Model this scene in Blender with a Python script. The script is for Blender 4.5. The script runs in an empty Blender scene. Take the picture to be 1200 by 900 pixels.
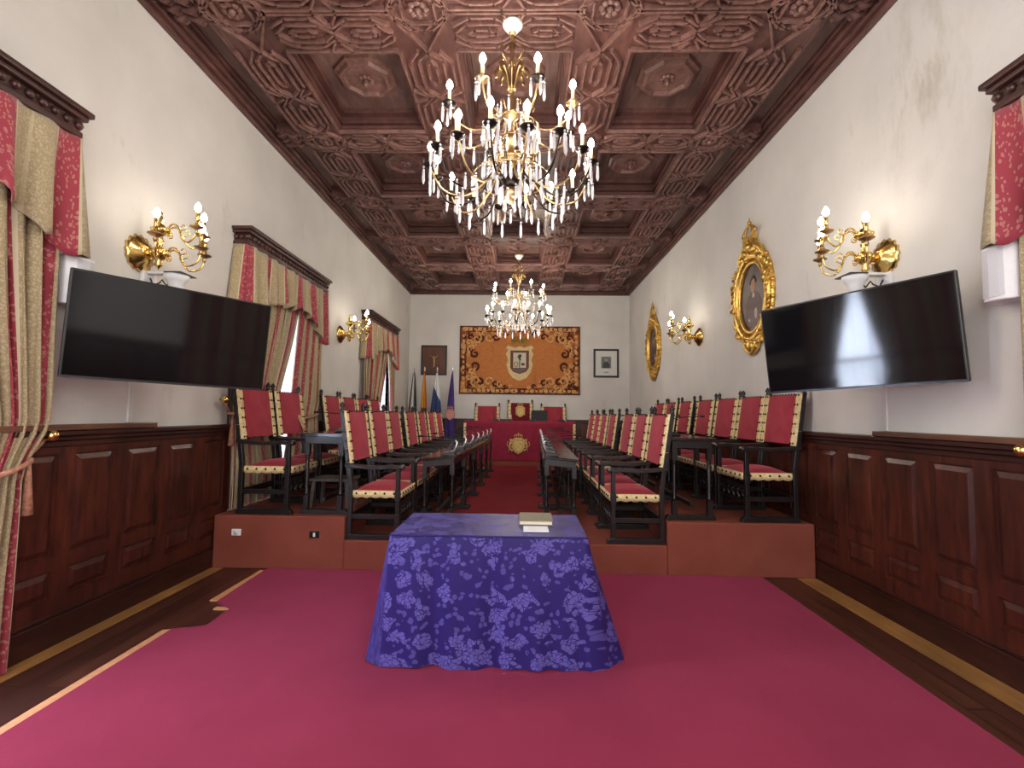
import bpy, math, random
from mathutils import Vector, Matrix
random.seed(7)
PI = math.pi
sc = bpy.context.scene
COL = sc.collection

# ------------------------------------------------------------------ mesh builder
class MB:
    def __init__(s): s.v = []; s.f = []; s.sm = []; s.uv = {}
    def add(s, vs, fs, smooth=False, M=None, uvs=None):
        b = len(s.v)
        if M is not None: vs = [M @ Vector(p) for p in vs]
        s.v += [tuple(p) for p in vs]
        for f in fs:
            s.f.append(tuple(i + b for i in f)); s.sm.append(smooth)
        if uvs:
            for i, u in enumerate(uvs): s.uv[b + i] = u
        return s
    def box(s, x0, x1, y0, y1, z0, z1, M=None):
        v = [(x0,y0,z0),(x1,y0,z0),(x1,y1,z0),(x0,y1,z0),(x0,y0,z1),(x1,y0,z1),(x1,y1,z1),(x0,y1,z1)]
        f = [(0,3,2,1),(4,5,6,7),(0,1,5,4),(1,2,6,5),(2,3,7,6),(3,0,4,7)]
        return s.add(v, f, False, M)
    def hexa(s, v8, M=None):
        f = [(0,3,2,1),(4,5,6,7),(0,1,5,4),(1,2,6,5),(2,3,7,6),(3,0,4,7)]
        return s.add(v8, f, False, M)
    def lathe(s, prof, n=12, M=None, smooth=True, gad=0, ga=0.0):
        v = []; f = []
        for (r, z) in prof:
            for i in range(n):
                a = 2*PI*i/n; rr = r*(1 + ga*math.cos(gad*a)) if gad else r
                v.append((rr*math.cos(a), rr*math.sin(a), z))
        m = len(prof)
        for j in range(m-1):
            for i in range(n):
                k = (i+1) % n
                f.append((j*n+i, j*n+k, (j+1)*n+k, (j+1)*n+i))
        if prof[0][0] > 1e-5: f.append(tuple(reversed(range(n))))
        if prof[-1][0] > 1e-5: f.append(tuple((m-1)*n+i for i in range(n)))
        return s.add(v, f, smooth, M)
    def tube(s, path, rad, n=6, M=None, smooth=True, closed=False, flat=None):
        P = [Vector(p) for p in path]; m = len(P); v = []; f = []
        if not hasattr(rad, '__len__'): rad = [rad]*m
        prev = None
        for i, p in enumerate(P):
            if closed: t = P[(i+1) % m] - P[i-1]
            else: t = P[min(i+1, m-1)] - P[max(i-1, 0)]
            if t.length < 1e-9: t = Vector((0,0,1))
            t.normalize()
            if prev is None:
                a = Vector((0,0,1)) if abs(t.z) < .9 else Vector((1,0,0))
                nn = (a - t*a.dot(t)).normalized()
            else:
                nn = prev - t*prev.dot(t)
                nn = nn.normalized() if nn.length > 1e-6 else prev
            prev = nn; b = t.cross(nn)
            for k in range(n):
                a = 2*PI*k/n
                v.append(p + (nn*math.cos(a) + b*math.sin(a)*(flat or 1))*rad[i])
        for i in range(m if closed else m-1):
            j = (i+1) % m
            for k in range(n):
                l = (k+1) % n
                f.append((i*n+k, i*n+l, j*n+l, j*n+k))
        if not closed:
            f.append(tuple(reversed(range(n)))); f.append(tuple((m-1)*n+k for k in range(n)))
        return s.add(v, f, smooth, M)
    def poly(s, pts, axis, a0, a1, M=None):
        """extrude 2D polygon; axis 'x': pts are (y,z); 'y': (x,z); 'z': (x,y)"""
        def mk(p, a): return {'x': (a,p[0],p[1]), 'y': (p[0],a,p[1]), 'z': (p[0],p[1],a)}[axis]
        n = len(pts); v = [mk(p,a0) for p in pts] + [mk(p,a1) for p in pts]
        f = [tuple(range(n)), tuple(reversed(range(n, 2*n)))]
        for i in range(n):
            j = (i+1) % n; f.append((i, i+n, j+n, j))
        return s.add(v, f, False, M)
    def ball(s, c, r, n=8, M=None, sz=(1,1,1)):
        m = max(4, n//2); pr = []
        T = Matrix.Translation(c) @ Matrix.Diagonal((sz[0], sz[1], sz[2], 1))
        if M is not None: T = M @ T
        for j in range(m+1):
            a = -PI/2 + PI*j/m; pr.append((max(r*math.cos(a), 0.0), r*math.sin(a)))
        pr[0] = (0, -r); pr[-1] = (0, r)
        return s.lathe(pr, n, T)
    def grid(s, nu, nv, fn, smooth=True, uvf=None, M=None):
        v = []; uv = []
        for j in range(nv+1):
            for i in range(nu+1):
                v.append(fn(i/nu, j/nv))
                uv.append(uvf(i/nu, j/nv) if uvf else (i/nu, j/nv))
        f = [(j*(nu+1)+i, j*(nu+1)+i+1, (j+1)*(nu+1)+i+1, (j+1)*(nu+1)+i) for j in range(nv) for i in range(nu)]
        return s.add(v, f, smooth, M, uv)
    def build(s, name, mat, parent=None, loc=None, bevel=0, thick=0):
        me = bpy.data.meshes.new(name)
        me.from_pydata(s.v, [], s.f); me.validate()
        if len(me.polygons) == len(s.sm): me.polygons.foreach_set('use_smooth', s.sm)
        if s.uv:
            l = me.uv_layers.new(name='UVMap')
            for lp in me.loops: l.data[lp.index].uv = s.uv.get(lp.vertex_index, (0, 0))
        import bmesh
        b = bmesh.new(); b.from_mesh(me)
        if not s.uv: bmesh.ops.recalc_face_normals(b, faces=b.faces)
        b.to_mesh(me); b.free()
        me.materials.append(mat)
        o = bpy.data.objects.new(name, me); COL.objects.link(o)
        if parent: o.parent = parent
        if loc: o.location = loc
        if bevel:
            m = o.modifiers.new('bevel', 'BEVEL'); m.width = bevel; m.segments = 2; m.limit_method = 'ANGLE'
        if thick:
            m = o.modifiers.new('solid', 'SOLIDIFY'); m.thickness = thick; m.offset = 0
        return o

def tag(o, label=None, cat=None, group=None, kind=None):
    if label: o['label'] = label
    if cat: o['category'] = cat
    if group: o['group'] = group
    if kind: o['kind'] = kind
    return o
def thing(name, label, cat, loc=(0,0,0), rz=0, group=None):
    o = bpy.data.objects.new(name, None); COL.objects.link(o)
    o.empty_display_size = .1
    o.location = loc; o.rotation_euler = (0,0,rz)
    return tag(o, label, cat, group)
def root_struct(name, loc=(0,0,0)):
    o = bpy.data.objects.new(name, None); COL.objects.link(o); o.location = loc
    o['kind'] = 'structure'; return o
def struct(o): o['kind'] = 'structure'; return o
def copy_tree(o, parent=None):
    c = o.copy(); COL.objects.link(c); c.parent = parent
    for ch in list(o.children): copy_tree(ch, c)
    return c
def dup(o, loc, rz, label, group=None):
    c = copy_tree(o); c.location = loc; c.rotation_euler = (0,0,rz)
    c['label'] = label
    if group: c['group'] = group
    elif 'group' in c: del c['group']
    return c
RZ = lambda a: Matrix.Rotation(a, 4, 'Z')
RX = lambda a: Matrix.Rotation(a, 4, 'X')
RY = lambda a: Matrix.Rotation(a, 4, 'Y')
T_ = lambda x, y, z: Matrix.Translation((x, y, z))

# ------------------------------------------------------------------ materials
def lin(c):
    r = []
    for x in c:
        x /= 255.0; r.append(x/12.92 if x <= .04045 else ((x+.055)/1.055)**2.4)
    return (*r, 1)
class NT:
    def __init__(s, name):
        s.m = bpy.data.materials.new(name); s.m.use_nodes = True
        s.t = s.m.node_tree; s.t.nodes.clear()
        s.out = s.n('ShaderNodeOutputMaterial')
    def n(s, ty, **kw):
        x = s.t.nodes.new(ty)
        for k, v in kw.items(): setattr(x, k, v)
        return x
    def l(s, a, b): s.t.links.new(a, b)
    def bsdf(s, rough=.5, metal=0, spec=.5, **kw):
        b = s.n('ShaderNodeBsdfPrincipled')
        b.inputs['Roughness'].default_value = rough; b.inputs['Metallic'].default_value = metal
        b.inputs['Specular IOR Level'].default_value = spec
        for k, v in kw.items(): b.inputs[k].default_value = v
        s.l(b.outputs[0], s.out.inputs[0]); s.b = b; return b
    def coord(s, kind='Object', scale=(1,1,1), rot=(0,0,0)):
        t = s.n('ShaderNodeTexCoord'); m = s.n('ShaderNodeMapping')
        m.inputs['Scale'].default_value = scale; m.inputs['Rotation'].default_value = rot
        s.l(t.outputs[kind], m.inputs[0]); return m.outputs[0]
    def noise(s, co, scale=5, detail=4, rough=.55, dist=0):
        n = s.n('ShaderNodeTexNoise'); s.l(co, n.inputs['Vector'])
        n.inputs['Scale'].default_value = scale; n.inputs['Detail'].default_value = detail
        n.inputs['Roughness'].default_value = rough; n.inputs['Distortion'].default_value = dist
        return n.outputs['Fac']
    def voro(s, co, scale=5, feature='F1', out='Distance', rnd=1):
        n = s.n('ShaderNodeTexVoronoi', feature=feature); s.l(co, n.inputs['Vector'])
        n.inputs['Scale'].default_value = scale; n.inputs['Randomness'].default_value = rnd
        return n.outputs[out]
    def ramp(s, fac, stops, interp='LINEAR'):
        r = s.n('ShaderNodeValToRGB'); r.color_ramp.interpolation = interp
        e = r.color_ramp.elements
        while len(e) < len(stops): e.new(.5)
        for i, (p, c) in enumerate(stops): e[i].position = p; e[i].color = c if len(c) == 4 else (*c, 1)
        s.l(fac, r.inputs[0]); return r.outputs[0]
    def math(s, op, a, b=None, c=None):
        n = s.n('ShaderNodeMath', operation=op)
        for i, x in enumerate((a, b, c)):
            if x is None: continue
            if isinstance(x, (int, float)): n.inputs[i].default_value = x
            else: s.l(x, n.inputs[i])
        return n.outputs[0]
    def mix(s, fac, a, b, blend='MIX'):
        n = s.n('ShaderNodeMix', data_type='RGBA', blend_type=blend)
        for i, x in ((0, fac), (6, a), (7, b)):
            if isinstance(x, (int, float)): n.inputs[i].default_value = x
            elif isinstance(x, tuple): n.inputs[i].default_value = x
            else: s.l(x, n.inputs[i])
        return n.outputs[2]
    def bump(s, h, strength=.3, dist=.01):
        b = s.n('ShaderNodeBump'); b.inputs['Strength'].default_value = strength; b.inputs['Distance'].default_value = dist
        s.l(h, b.inputs['Height']); s.l(b.outputs[0], s.b.inputs['Normal'])
    def base(s, c):
        if isinstance(c, tuple): s.b.inputs['Base Color'].default_value = c
        else: s.l(c, s.b.inputs['Base Color'])
def simple(name, c, rough=.5, metal=0, spec=.5, var=.12, scale=30, bump=0, **kw):
    t = NT(name); t.bsdf(rough, metal, spec, **kw)
    c = lin(c); co = t.coord()
    n = t.noise(co, scale, 3)
    d = tuple(x*(1-var) for x in c[:3]) + (1,); u = tuple(min(1, x*(1+var)) for x in c[:3]) + (1,)
    t.base(t.ramp(n, [(.3, d), (.7, u)]))
    if bump: t.bump(n, bump, .004)
    return t.m
def wood(name, dark, light, scale=(8,8,1.2), rough=.4, spec=.5, bump=.15, sc_=3.0):
    t = NT(name); t.bsdf(rough, 0, spec)
    co = t.coord('Object', scale); n = t.noise(co, sc_, 6, .6, .6)
    big = t.noise(t.coord('Object', (1.3,1.3,.5)), 1.7, 2)
    c = t.ramp(n, [(.28, lin(dark)), (.72, lin(light))])
    c = t.mix(t.ramp(big, [(.35, (0,0,0)), (.7, (.55,.55,.55))]), c, lin(tuple(x*.62 for x in dark)))
    t.base(c); t.bump(n, bump, .003)
    return t.m

M_blackwood = wood('black_wood', (16,13,13), (38,32,32), (6,6,2), .32)
M_wains = wood('wainscot_wood', (44,19,15), (98,46,31), (7,7,1.0), .36, .5, .1)
M_wainsdark = wood('wainscot_dark_wood', (37,17,15), (72,34,26), (7,1.0,7), .38)
M_ledge = wood('ledge_wood', (82,52,38), (118,80,58), (7,1.0,7), .45)
M_ceil = wood('ceiling_wood', (76,46,42), (120,82,75), (5,1.2,5), .42, .5, .2)
M_ceilx = wood('ceiling_cross_wood', (76,46,42), (120,82,75), (1.2,5,5), .42, .5, .2)
M_ceilpanel = wood('ceiling_panel_wood', (92,68,63), (140,110,102), (6,1.2,6), .45, .4, .2)
M_lattice = wood('ceiling_lattice_wood', (98,66,60), (144,106,97), (6,6,6), .45)
M_pelmet = wood('pelmet_wood', (48,26,24), (84,50,44), (5,1.2,5), .35)
M_stool = wood('stool_wood', (62,54,52), (96,86,80), (5,5,5), .5)
M_gold = simple('gilded_wood', (216,176,92), .38, .85, .5, .35, 25, .2)
M_brass = simple('polished_brass', (226,194,122), .25, 1, .5, .2, 12)
M_brassold = simple('aged_brass', (176,148,104), .32, 1, .5, .3, 20)
M_darkmetal = simple('dark_bronze', (40,32,28), .3, .8)
M_black = simple('black_plastic', (14,14,15), .35, 0, .5)
M_white = simple('white_plastic', (222,222,224), .4, 0, .5, .03)
M_chrome = simple('bright_metal', (225,225,225), .2, .6, .5, .05)
M_candle = simple('cream_candle_sleeve', (240,225,180), .5, 0, .5, .05)
M_duct = simple('cable_duct_plastic', (205,201,198), .5, 0, .4, .03)

def emis(name, c, st):
    t = NT(name); e = t.n('ShaderNodeEmission'); e.inputs[0].default_value = c; e.inputs[1].default_value = st
    t.l(e.outputs[0], t.out.inputs[0]); return t.m
BULB = 190.0
M_bulb = emis('lit_bulb', (1, .9, .76, 1), BULB)
M_bulbw = emis('lit_sconce_bulb', (1, .9, .76, 1), 48)

t = NT('crystal'); t.bsdf(.06, 0, .8, **{'Transmission Weight': .55, 'IOR': 1.5}); t.base(lin((240,240,245))); M_crystal = t.m

t = NT('white_plaster'); t.bsdf(.9, 0, .15)
co = t.coord(); n1 = t.noise(co, 1.2, 4); n2 = t.noise(co, 60, 3)
st = t.noise(t.coord('Object', (1,2.2,.9)), 1.1, 5, .65)
c = t.ramp(n1, [(.3, lin((200,197,192))), (.7, lin((213,210,205)))])
c = t.mix(t.ramp(st, [(.62, (0,0,0)), (.75, (.5,.5,.5))]), c, lin((176,166,148)))
tcs = t.n('ShaderNodeTexCoord'); mp = t.n('ShaderNodeMapping'); t.l(tcs.outputs['Object'], mp.inputs[0])
mp.inputs['Scale'].default_value = (1, 1.7, 1.0); mp.inputs['Location'].default_value = (-2.76, -3.3*1.7, -3.85)
gr = t.n('ShaderNodeTexGradient', gradient_type='SPHERICAL'); t.l(mp.outputs[0], gr.inputs[0])
sn = t.ramp(t.noise(t.coord('Object', (1,3,1)), 2.6, 5, .7), [(.48, (0,0,0)), (.68, (1,1,1))])
c = t.mix(t.math('MULTIPLY', t.math('MULTIPLY', gr.outputs[1], .5), sn), c, lin((150,136,112)))
t.base(c); t.bump(t.math('ADD', n2, t.math('MULTIPLY', t.noise(co, 6, 4), 2.0)), .12, .01); M_plaster = t.m

t = NT('magenta_carpet'); t.bsdf(.95, 0, .1, **{'Sheen Weight': .25, 'Sheen Roughness': .5, 'Sheen Tint': lin((235,130,180))})
co = t.coord(); n = t.noise(co, 260, 2); b = t.noise(co, 1.6, 5)
c = t.ramp(b, [(.3, lin((134,40,62))), (.7, lin((148,48,72)))])
t.base(t.mix(t.ramp(n, [(.3, (.0,0,0)), (.7, (.35,.35,.35))]), c, lin((108,30,48)))); t.bump(n, .5, .006); M_carpet = t.m
def carpetmat(name, a, b_, ac):
    t = NT(name); t.bsdf(.95, 0, .1)
    co = t.coord(); n = t.noise(co, 200, 2); b = t.noise(co, 3, 5)
    c = t.ramp(b, [(.3, lin(a)), (.7, lin(b_))])
    t.base(t.mix(t.ramp(n, [(.3, (0,0,0)), (.7, (.4,.4,.4))]), c, lin(ac))); t.bump(n, .5, .005); return t.m
M_tier = carpetmat('rust_carpet', (126,66,54), (140,78,64), (100,50,42))
M_runner = carpetmat('red_runner', (122,36,44), (136,44,52), (98,26,34))

t = NT('dark_plank_floor'); t.bsdf(.38, 0, .5)
co = t.coord('Object', (1,1,1), (0,0,PI/2))
br = t.n('ShaderNodeTexBrick'); t.l(co, br.inputs['Vector'])
br.inputs['Scale'].default_value = 1; br.inputs['Brick Width'].default_value = 2.6; br.inputs['Row Height'].default_value = .12
br.inputs['Mortar Size'].default_value = .004; br.inputs['Mortar Smooth'].default_value = .3
br.inputs['Color1'].default_value = lin((70,38,30)); br.inputs['Color2'].default_value = lin((92,54,40)); br.inputs['Mortar'].default_value = lin((22,12,10))
g = t.noise(t.coord('Object', (14,.9,1)), 3, 6)
t.base(t.mix(t.ramp(g, [(.3, (0,0,0)), (.75, (.6,.6,.6))]), br.outputs[0], lin((40,20,17)))); t.bump(g, .15, .003); M_floor = t.m
M_yellow = wood('pale_border_plank', (150,104,56), (186,136,80), (9,.9,1), .45)
M_cutedge = simple('cut_carpet_edge', (206,150,108), .9, 0, .1)

def velvet(name, c, c2, sheen=(240,140,150)):
    t = NT(name); t.bsdf(.75, 0, .2, **{'Sheen Weight': .4, 'Sheen Roughness': .4, 'Sheen Tint': lin(sheen)})
    co = t.coord(); n = t.noise(co, 9, 4); f = t.noise(co, 240, 2)
    t.base(t.ramp(n, [(.3, lin(c)), (.7, lin(c2))])); t.bump(f, .2, .002); return t.m
M_velvet = velvet('red_velvet', (146,44,58), (164,56,70))
M_velvetdark = velvet('dark_red_velvet', (96,14,28), (118,20,36), (200,100,110))
M_redcloth = velvet('crimson_cloth', (124,28,50), (140,36,60), (220,110,130))
t = NT('gold_fringe'); t.bsdf(.8, 0, .2)
co = t.coord(); n = t.noise(co, 40, 3)
t.base(t.ramp(n, [(.3, lin((200,176,124))), (.7, lin((230,212,166)))])); t.bump(t.noise(co, 150, 2), .4, .004); M_fringe = t.m
M_crest = simple('crest_gold_thread', (206,176,112), .6, .2, .4, .25, 40)
M_stud = simple('dark_bronze_stud', (44,36,30), .4, .7)

def damask_cloth():
    t = NT('purple_damask'); t.bsdf(.5, 0, .12, **{'Sheen Weight': .06, 'Sheen Roughness': .35, 'Sheen Tint': lin((170,165,230))})
    co = t.coord('UV')
    nz = t.n('ShaderNodeTexNoise'); t.l(co, nz.inputs['Vector']); nz.inputs['Scale'].default_value = 12; nz.inputs['Detail'].default_value = 3
    w = t.n('ShaderNodeVectorMath', operation='MULTIPLY_ADD'); t.l(nz.outputs['Color'], w.inputs[0]); w.inputs[1].default_value = (.06,.06,0); t.l(co, w.inputs[2])
    v1 = t.voro(w.outputs[0], 8.5)           # flower heads
    v2 = t.voro(w.outputs[0], 26)            # petals / leaves
    v3 = t.voro(w.outputs[0], 40, 'DISTANCE_TO_EDGE')
    flower = t.math('LESS_THAN', t.math('ADD', v1, t.math('MULTIPLY', v2, .35)), .64)
    vein = t.math('GREATER_THAN', v3, .07)
    leaf = t.math('LESS_THAN', v2, .36)
    fig = t.math('MAXIMUM', t.math('MULTIPLY', flower, vein), t.math('MULTIPLY', leaf, .6))
    c = t.mix(fig, lin((46,36,100)), lin((92,83,156)))
    t.base(c)
    r = t.n('ShaderNodeMapRange'); t.l(fig, r.inputs[0]); r.inputs[3].default_value = .38; r.inputs[4].default_value = .62
    t.l(r.outputs[0], t.b.inputs['Roughness'])
    t.bump(fig, .25, .003); return t.m
M_damask = damask_cloth()

def curtain_mat():
    t = NT('striped_brocade'); t.bsdf(.7, 0, .25, **{'Sheen Weight': .2})
    co = t.coord('UV'); sp = t.n('ShaderNodeSeparateXYZ'); t.l(co, sp.inputs[0])
    u = t.math('FRACT', t.math('MULTIPLY', sp.outputs[0], 1/.72))
    nz = t.n('ShaderNodeTexNoise'); t.l(co, nz.inputs['Vector']); nz.inputs['Scale'].default_value = 14
    w = t.n('ShaderNodeVectorMath', operation='MULTIPLY_ADD'); t.l(nz.outputs['Color'], w.inputs[0]); w.inputs[1].default_value = (.05,.05,0); t.l(co, w.inputs[2])
    v = t.voro(w.outputs[0], 48, 'DISTANCE_TO_EDGE'); orn = t.math('MULTIPLY', t.math('LESS_THAN', v, .13), .6)
    v2 = t.voro(w.outputs[0], 40); orn2 = t.math('LESS_THAN', v2, .36)
    beige = t.mix(orn, lin((176,162,130)), lin((140,122,88)))
    red = t.mix(t.math('MULTIPLY', orn2, .5), lin((150,56,68)), lin((190,146,128)))
    band = t.ramp(u, [(0, (0,0,0)), (.30, (1,1,1)), (.62, (0,0,0))], 'CONSTANT')
    edge = t.ramp(u, [(0, (0,0,0)), (.275, (1,1,1)), (.30, (0,0,0)), (.62, (1,1,1)), (.645, (0,0,0)), (.88, (.5,.5,.5)), (.92, (0,0,0))], 'CONSTANT')
    c = t.mix(band, beige, red); c = t.mix(edge, c, lin((190,178,150)))
    t.base(c); t.bump(t.noise(t.coord('UV'), 160, 2), .25, .003); return t.m
M_curtain = curtain_mat()
M_lining = simple('curtain_lining', (84,40,42), .9)
t = NT('sheer_voile'); co = t.coord('UV')
d1 = t.n('ShaderNodeBsdfTranslucent'); d1.inputs[0].default_value = (.86,.9,1,1)
d2 = t.n('ShaderNodeBsdfDiffuse'); d2.inputs[0].default_value = (.8,.82,.9,1)
tr = t.n('ShaderNodeBsdfTransparent'); m1 = t.n('ShaderNodeMixShader'); m2 = t.n('ShaderNodeMixShader')
m1.inputs[0].default_value = .3; t.l(d1.outputs[0], m1.inputs[1]); t.l(d2.outputs[0], m1.inputs[2])
m2.inputs[0].default_value = .12; t.l(m1.outputs[0], m2.inputs[1]); t.l(tr.outputs[0], m2.inputs[2]); t.l(m2.outputs[0], t.out.inputs[0])
M_sheer = t.m
t = NT('window_glass'); tr = t.n('ShaderNodeBsdfTransparent'); gl = t.n('ShaderNodeBsdfGlossy'); gl.inputs['Roughness'].default_value = .02
m1 = t.n('ShaderNodeMixShader'); m1.inputs[0].default_value = .06; t.l(tr.outputs[0], m1.inputs[1]); t.l(gl.outputs[0], m1.inputs[2]); t.l(m1.outputs[0], t.out.inputs[0]); M_glass = t.m
t = NT('tv_screen'); t.bsdf(.07, 0, .5); t.base((.004,.004,.005,1)); M_screen = t.m

# ------------------------------------------------------------------ room shell
XL, XR, YB, YF = -2.95, 2.76, 12.43, -1.6
CX = -.095
ZW = 4.85
PZ = 4.80      # coffer panel height
BZ = 4.60      # underside of beams
PELL = [(.90, 2.85), (4.76, 6.71), (8.70, 10.65)]      # pelmets and drapes
PELR = [(.65, 2.60)]
WINL = [(1.05, 2.58), (4.84, 6.6), (8.98, 10.55)]      # window openings
WINR = [(.75, 2.42)]
WT = 3.17
def wall_with_holes(name, x, dx, holes):
    m = MB(); ys = YF
    for (a, b) in holes:
        m.box(min(x, x+dx), max(x, x+dx), ys, a, 0, ZW); m.box(min(x, x+dx), max(x, x+dx), a, b, WT, ZW); ys = b
        if a > 4: m.box(min(x, x+dx), max(x, x+dx), a, b, 0, .49)
    m.box(min(x, x+dx), max(x, x+dx), ys, YB, 0, ZW)
    return struct(m.build(name, M_plaster))
wall_with_holes('wall_left', XL, -.4, WINL)
wall_with_holes('wall_right', XR, .4, WINR)
struct(MB().box(XL-.4, XR+.4, YB, YB+.2, 0, ZW).build('wall_back', M_plaster))
struct(MB().box(XL-.4, XR+.4, YF-.2, YF, 0, ZW).build('wall_front', M_plaster))
struct(MB().box(XL-.4, XR+.4, YF, YB, -.1, 0).build('floor', M_floor))
# pale border planks
struct(MB().box(-2.92, -2.785, YF, 4.56, 0, .004).build('trim_1', M_yellow))
struct(MB().box(2.53, 2.71, YF, 4.56, 0, .004).build('trim_2', M_yellow))
# carpet
cp = [(-2.31,-1.2),(-2.33,3.28),(-2.14,3.34),(-2.15,3.62),(-2.33,3.75),(-2.36,4.555),(2.21,4.555),(2.18,-1.2)]
o = MB().poly(cp, 'z', .0, .012).build('carpet', M_carpet)
tag(o, 'large magenta carpet covering the floor in front of the platform', 'carpet')
m = MB().poly([(-2.375,-1.2),(-2.385,3.27),(-2.33,3.28),(-2.31,-1.2)], 'z', 0, .009)
m.poly([(-2.27,3.62),(-2.27,3.66),(-2.15,3.66),(-2.15,3.62)], 'z', 0, .009)
m.poly([(-2.40,3.78),(-2.40,4.5),(-2.36,4.5),(-2.33,3.78)], 'z', 0, .009)
m.build('cut_edge', M_cutedge, o)

# ------------------------------------------------------------------ wainscot
ZU, ZL = .49, .275        # upper and lower tiers
CAPZ = 1.34
def wainscot_side(idx, side, holes, first, ledge_to):
    sx = 1 if side == 'left' else -1
    X = XL if side == 'left' else XR
    bx = lambda m, d0, d1, y0, y1, z0, z1: m.box(min(X+sx*d0, X+sx*d1), max(X+sx*d0, X+sx*d1), y0, y1, z0, z1)
    root = root_struct('trim_%d' % idx)
    segs = []; ys = YF
    for a, b in holes: segs.append((ys, a-.06)); ys = b+.06
    segs.append((ys, YB-.002))
    back = MB(); cap = MB(); base = MB(); pan = MB()
    for (a, b) in segs:
        if b-a < .1: continue
        bx(back, 0, .03, a, b, .0, 1.28)
        bx(cap, .0, .075, a, b, 1.275, 1.305); bx(cap, .0, .095, a, b, 1.305, CAPZ); bx(cap, .03, .055, a, b, 1.235, 1.275)
        bx(base, .0, .055, a, b, 0, .175); bx(base, .0, .045, a, b, .175, .2)
        # rails
        bx(back, .03, .045, a, b, 1.19, 1.24); bx(back, .03, .045, a, b, .47, .56); bx(back, .03, .045, a, b, .2, .3)
        # stiles between panels
        k0 = math.ceil((a-first)/.423 - .5); y = first + k0*.423
        prev = a
        while y < b + .2:
            p0, p1 = y-.155, y+.155
            if p0 > prev:
                for q0, q1 in ((.3, .47), (.56, 1.19)): bx(back, .03, .045, prev, min(p0, b), q0, q1)
            if p1 < b and p0 > a:
                for (z0, z1) in ((.56, 1.19), (.3, .47)):
                    # raised bevelled panel + bright moulding
                    i = .045
                    xo, xi = X+sx*.03, X+sx*.043
                    v = [(xo,p0+.012,z0+.012),(xo,p1-.012,z0+.012),(xo,p1-.012,z1-.012),(xo,p0+.012,z1-.012),
                         (xi,p0+i,z0+i),(xi,p1-i,z0+i),(xi,p1-i,z1-i),(xi,p0+i,z1-i)]
                    pan.add(v, [(4,5,6,7),(0,1,5,4),(1,2,6,5),(2,3,7,6),(3,0,4,7)])
            prev = max(prev, p1); y += .423
        if prev < b:
            for q0, q1 in ((.3, .47), (.56, 1.19)): bx(back, .03, .045, prev, b, q0, q1)
    back.build('frame', M_wains, root); pan.build('raised_panel', M_wains, root)
    cap.build('cap_moulding', M_wainsdark, root, bevel=.006)
    lg = MB(); bx(lg, .0, .11, YF, ledge_to, CAPZ, CAPZ+.035); lg.build('ledge', M_ledge, root, bevel=.004)
    b = base.build('baseboard_'+side, M_wainsdark, None, bevel=.006); struct(b)
wainscot_side(3, 'left', WINL, 3.265, 3.72)
wainscot_side(4, 'right', WINR, 3.135, 3.72)
root = root_struct('trim_5')
m = MB().box(XL, XR, YB-.03, YB, 0, 1.28); c = MB().box(XL, XR, YB-.09, YB, 1.29, 1.34).box(XL, XR, YB-.06, YB, 1.24, 1.29)
pan = MB()
y = XL+.1
while y < XR-.3:
    m.box(y-.06, y+.02, YB-.045, YB-.03, .3, 1.24)
    z0, z1 = .5, 1.18; p0, p1 = y+.03, y+.36; i = .045
    v = [(p0,YB-.03,z0),(p1,YB-.03,z0),(p1,YB-.03,z1),(p0,YB-.03,z1),(p0+i,YB-.043,z0+i),(p1-i,YB-.043,z0+i),(p1-i,YB-.043,z1-i),(p0+i,YB-.043,z1-i)]
    pan.add(v, [(4,5,6,7),(0,1,5,4),(1,2,6,5),(2,3,7,6),(3,0,4,7)]); y += .43
m.build('frame', M_wains, root, bevel=.005); pan.build('raised_panel', M_wains, root); c.build('cap_moulding', M_wainsdark, root, bevel=.005)

# ------------------------------------------------------------------ platform tiers
EL, ER = -1.655, 1.36
PF = 4.56
struct(MB().box(XL+.056, EL, PF, YB-.05, 0, ZU).build('upper_tier', M_tier, bevel=.012))
struct(MB().box(ER, XR-.056, PF, YB-.05, 0, ZU).build('upper_tier', M_tier, bevel=.012))
struct(MB().box(EL, ER, PF, YB-.05, 0, ZL).build('lower_tier', M_tier, bevel=.012))
struct(MB().box(-1.6, 1.33, 11.17, YB-.05, ZL, .375).build('dais_step', M_tier, bevel=.01))
o = MB().poly([(-.86,4.9),(.30,4.9),(.36,11.165),(-.70,11.165)], 'z', ZL, ZL+.008).build('runner_carpet', M_runner)
tag(o, 'dark red runner carpet along the aisle between the inner desks', 'carpet')

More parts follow.
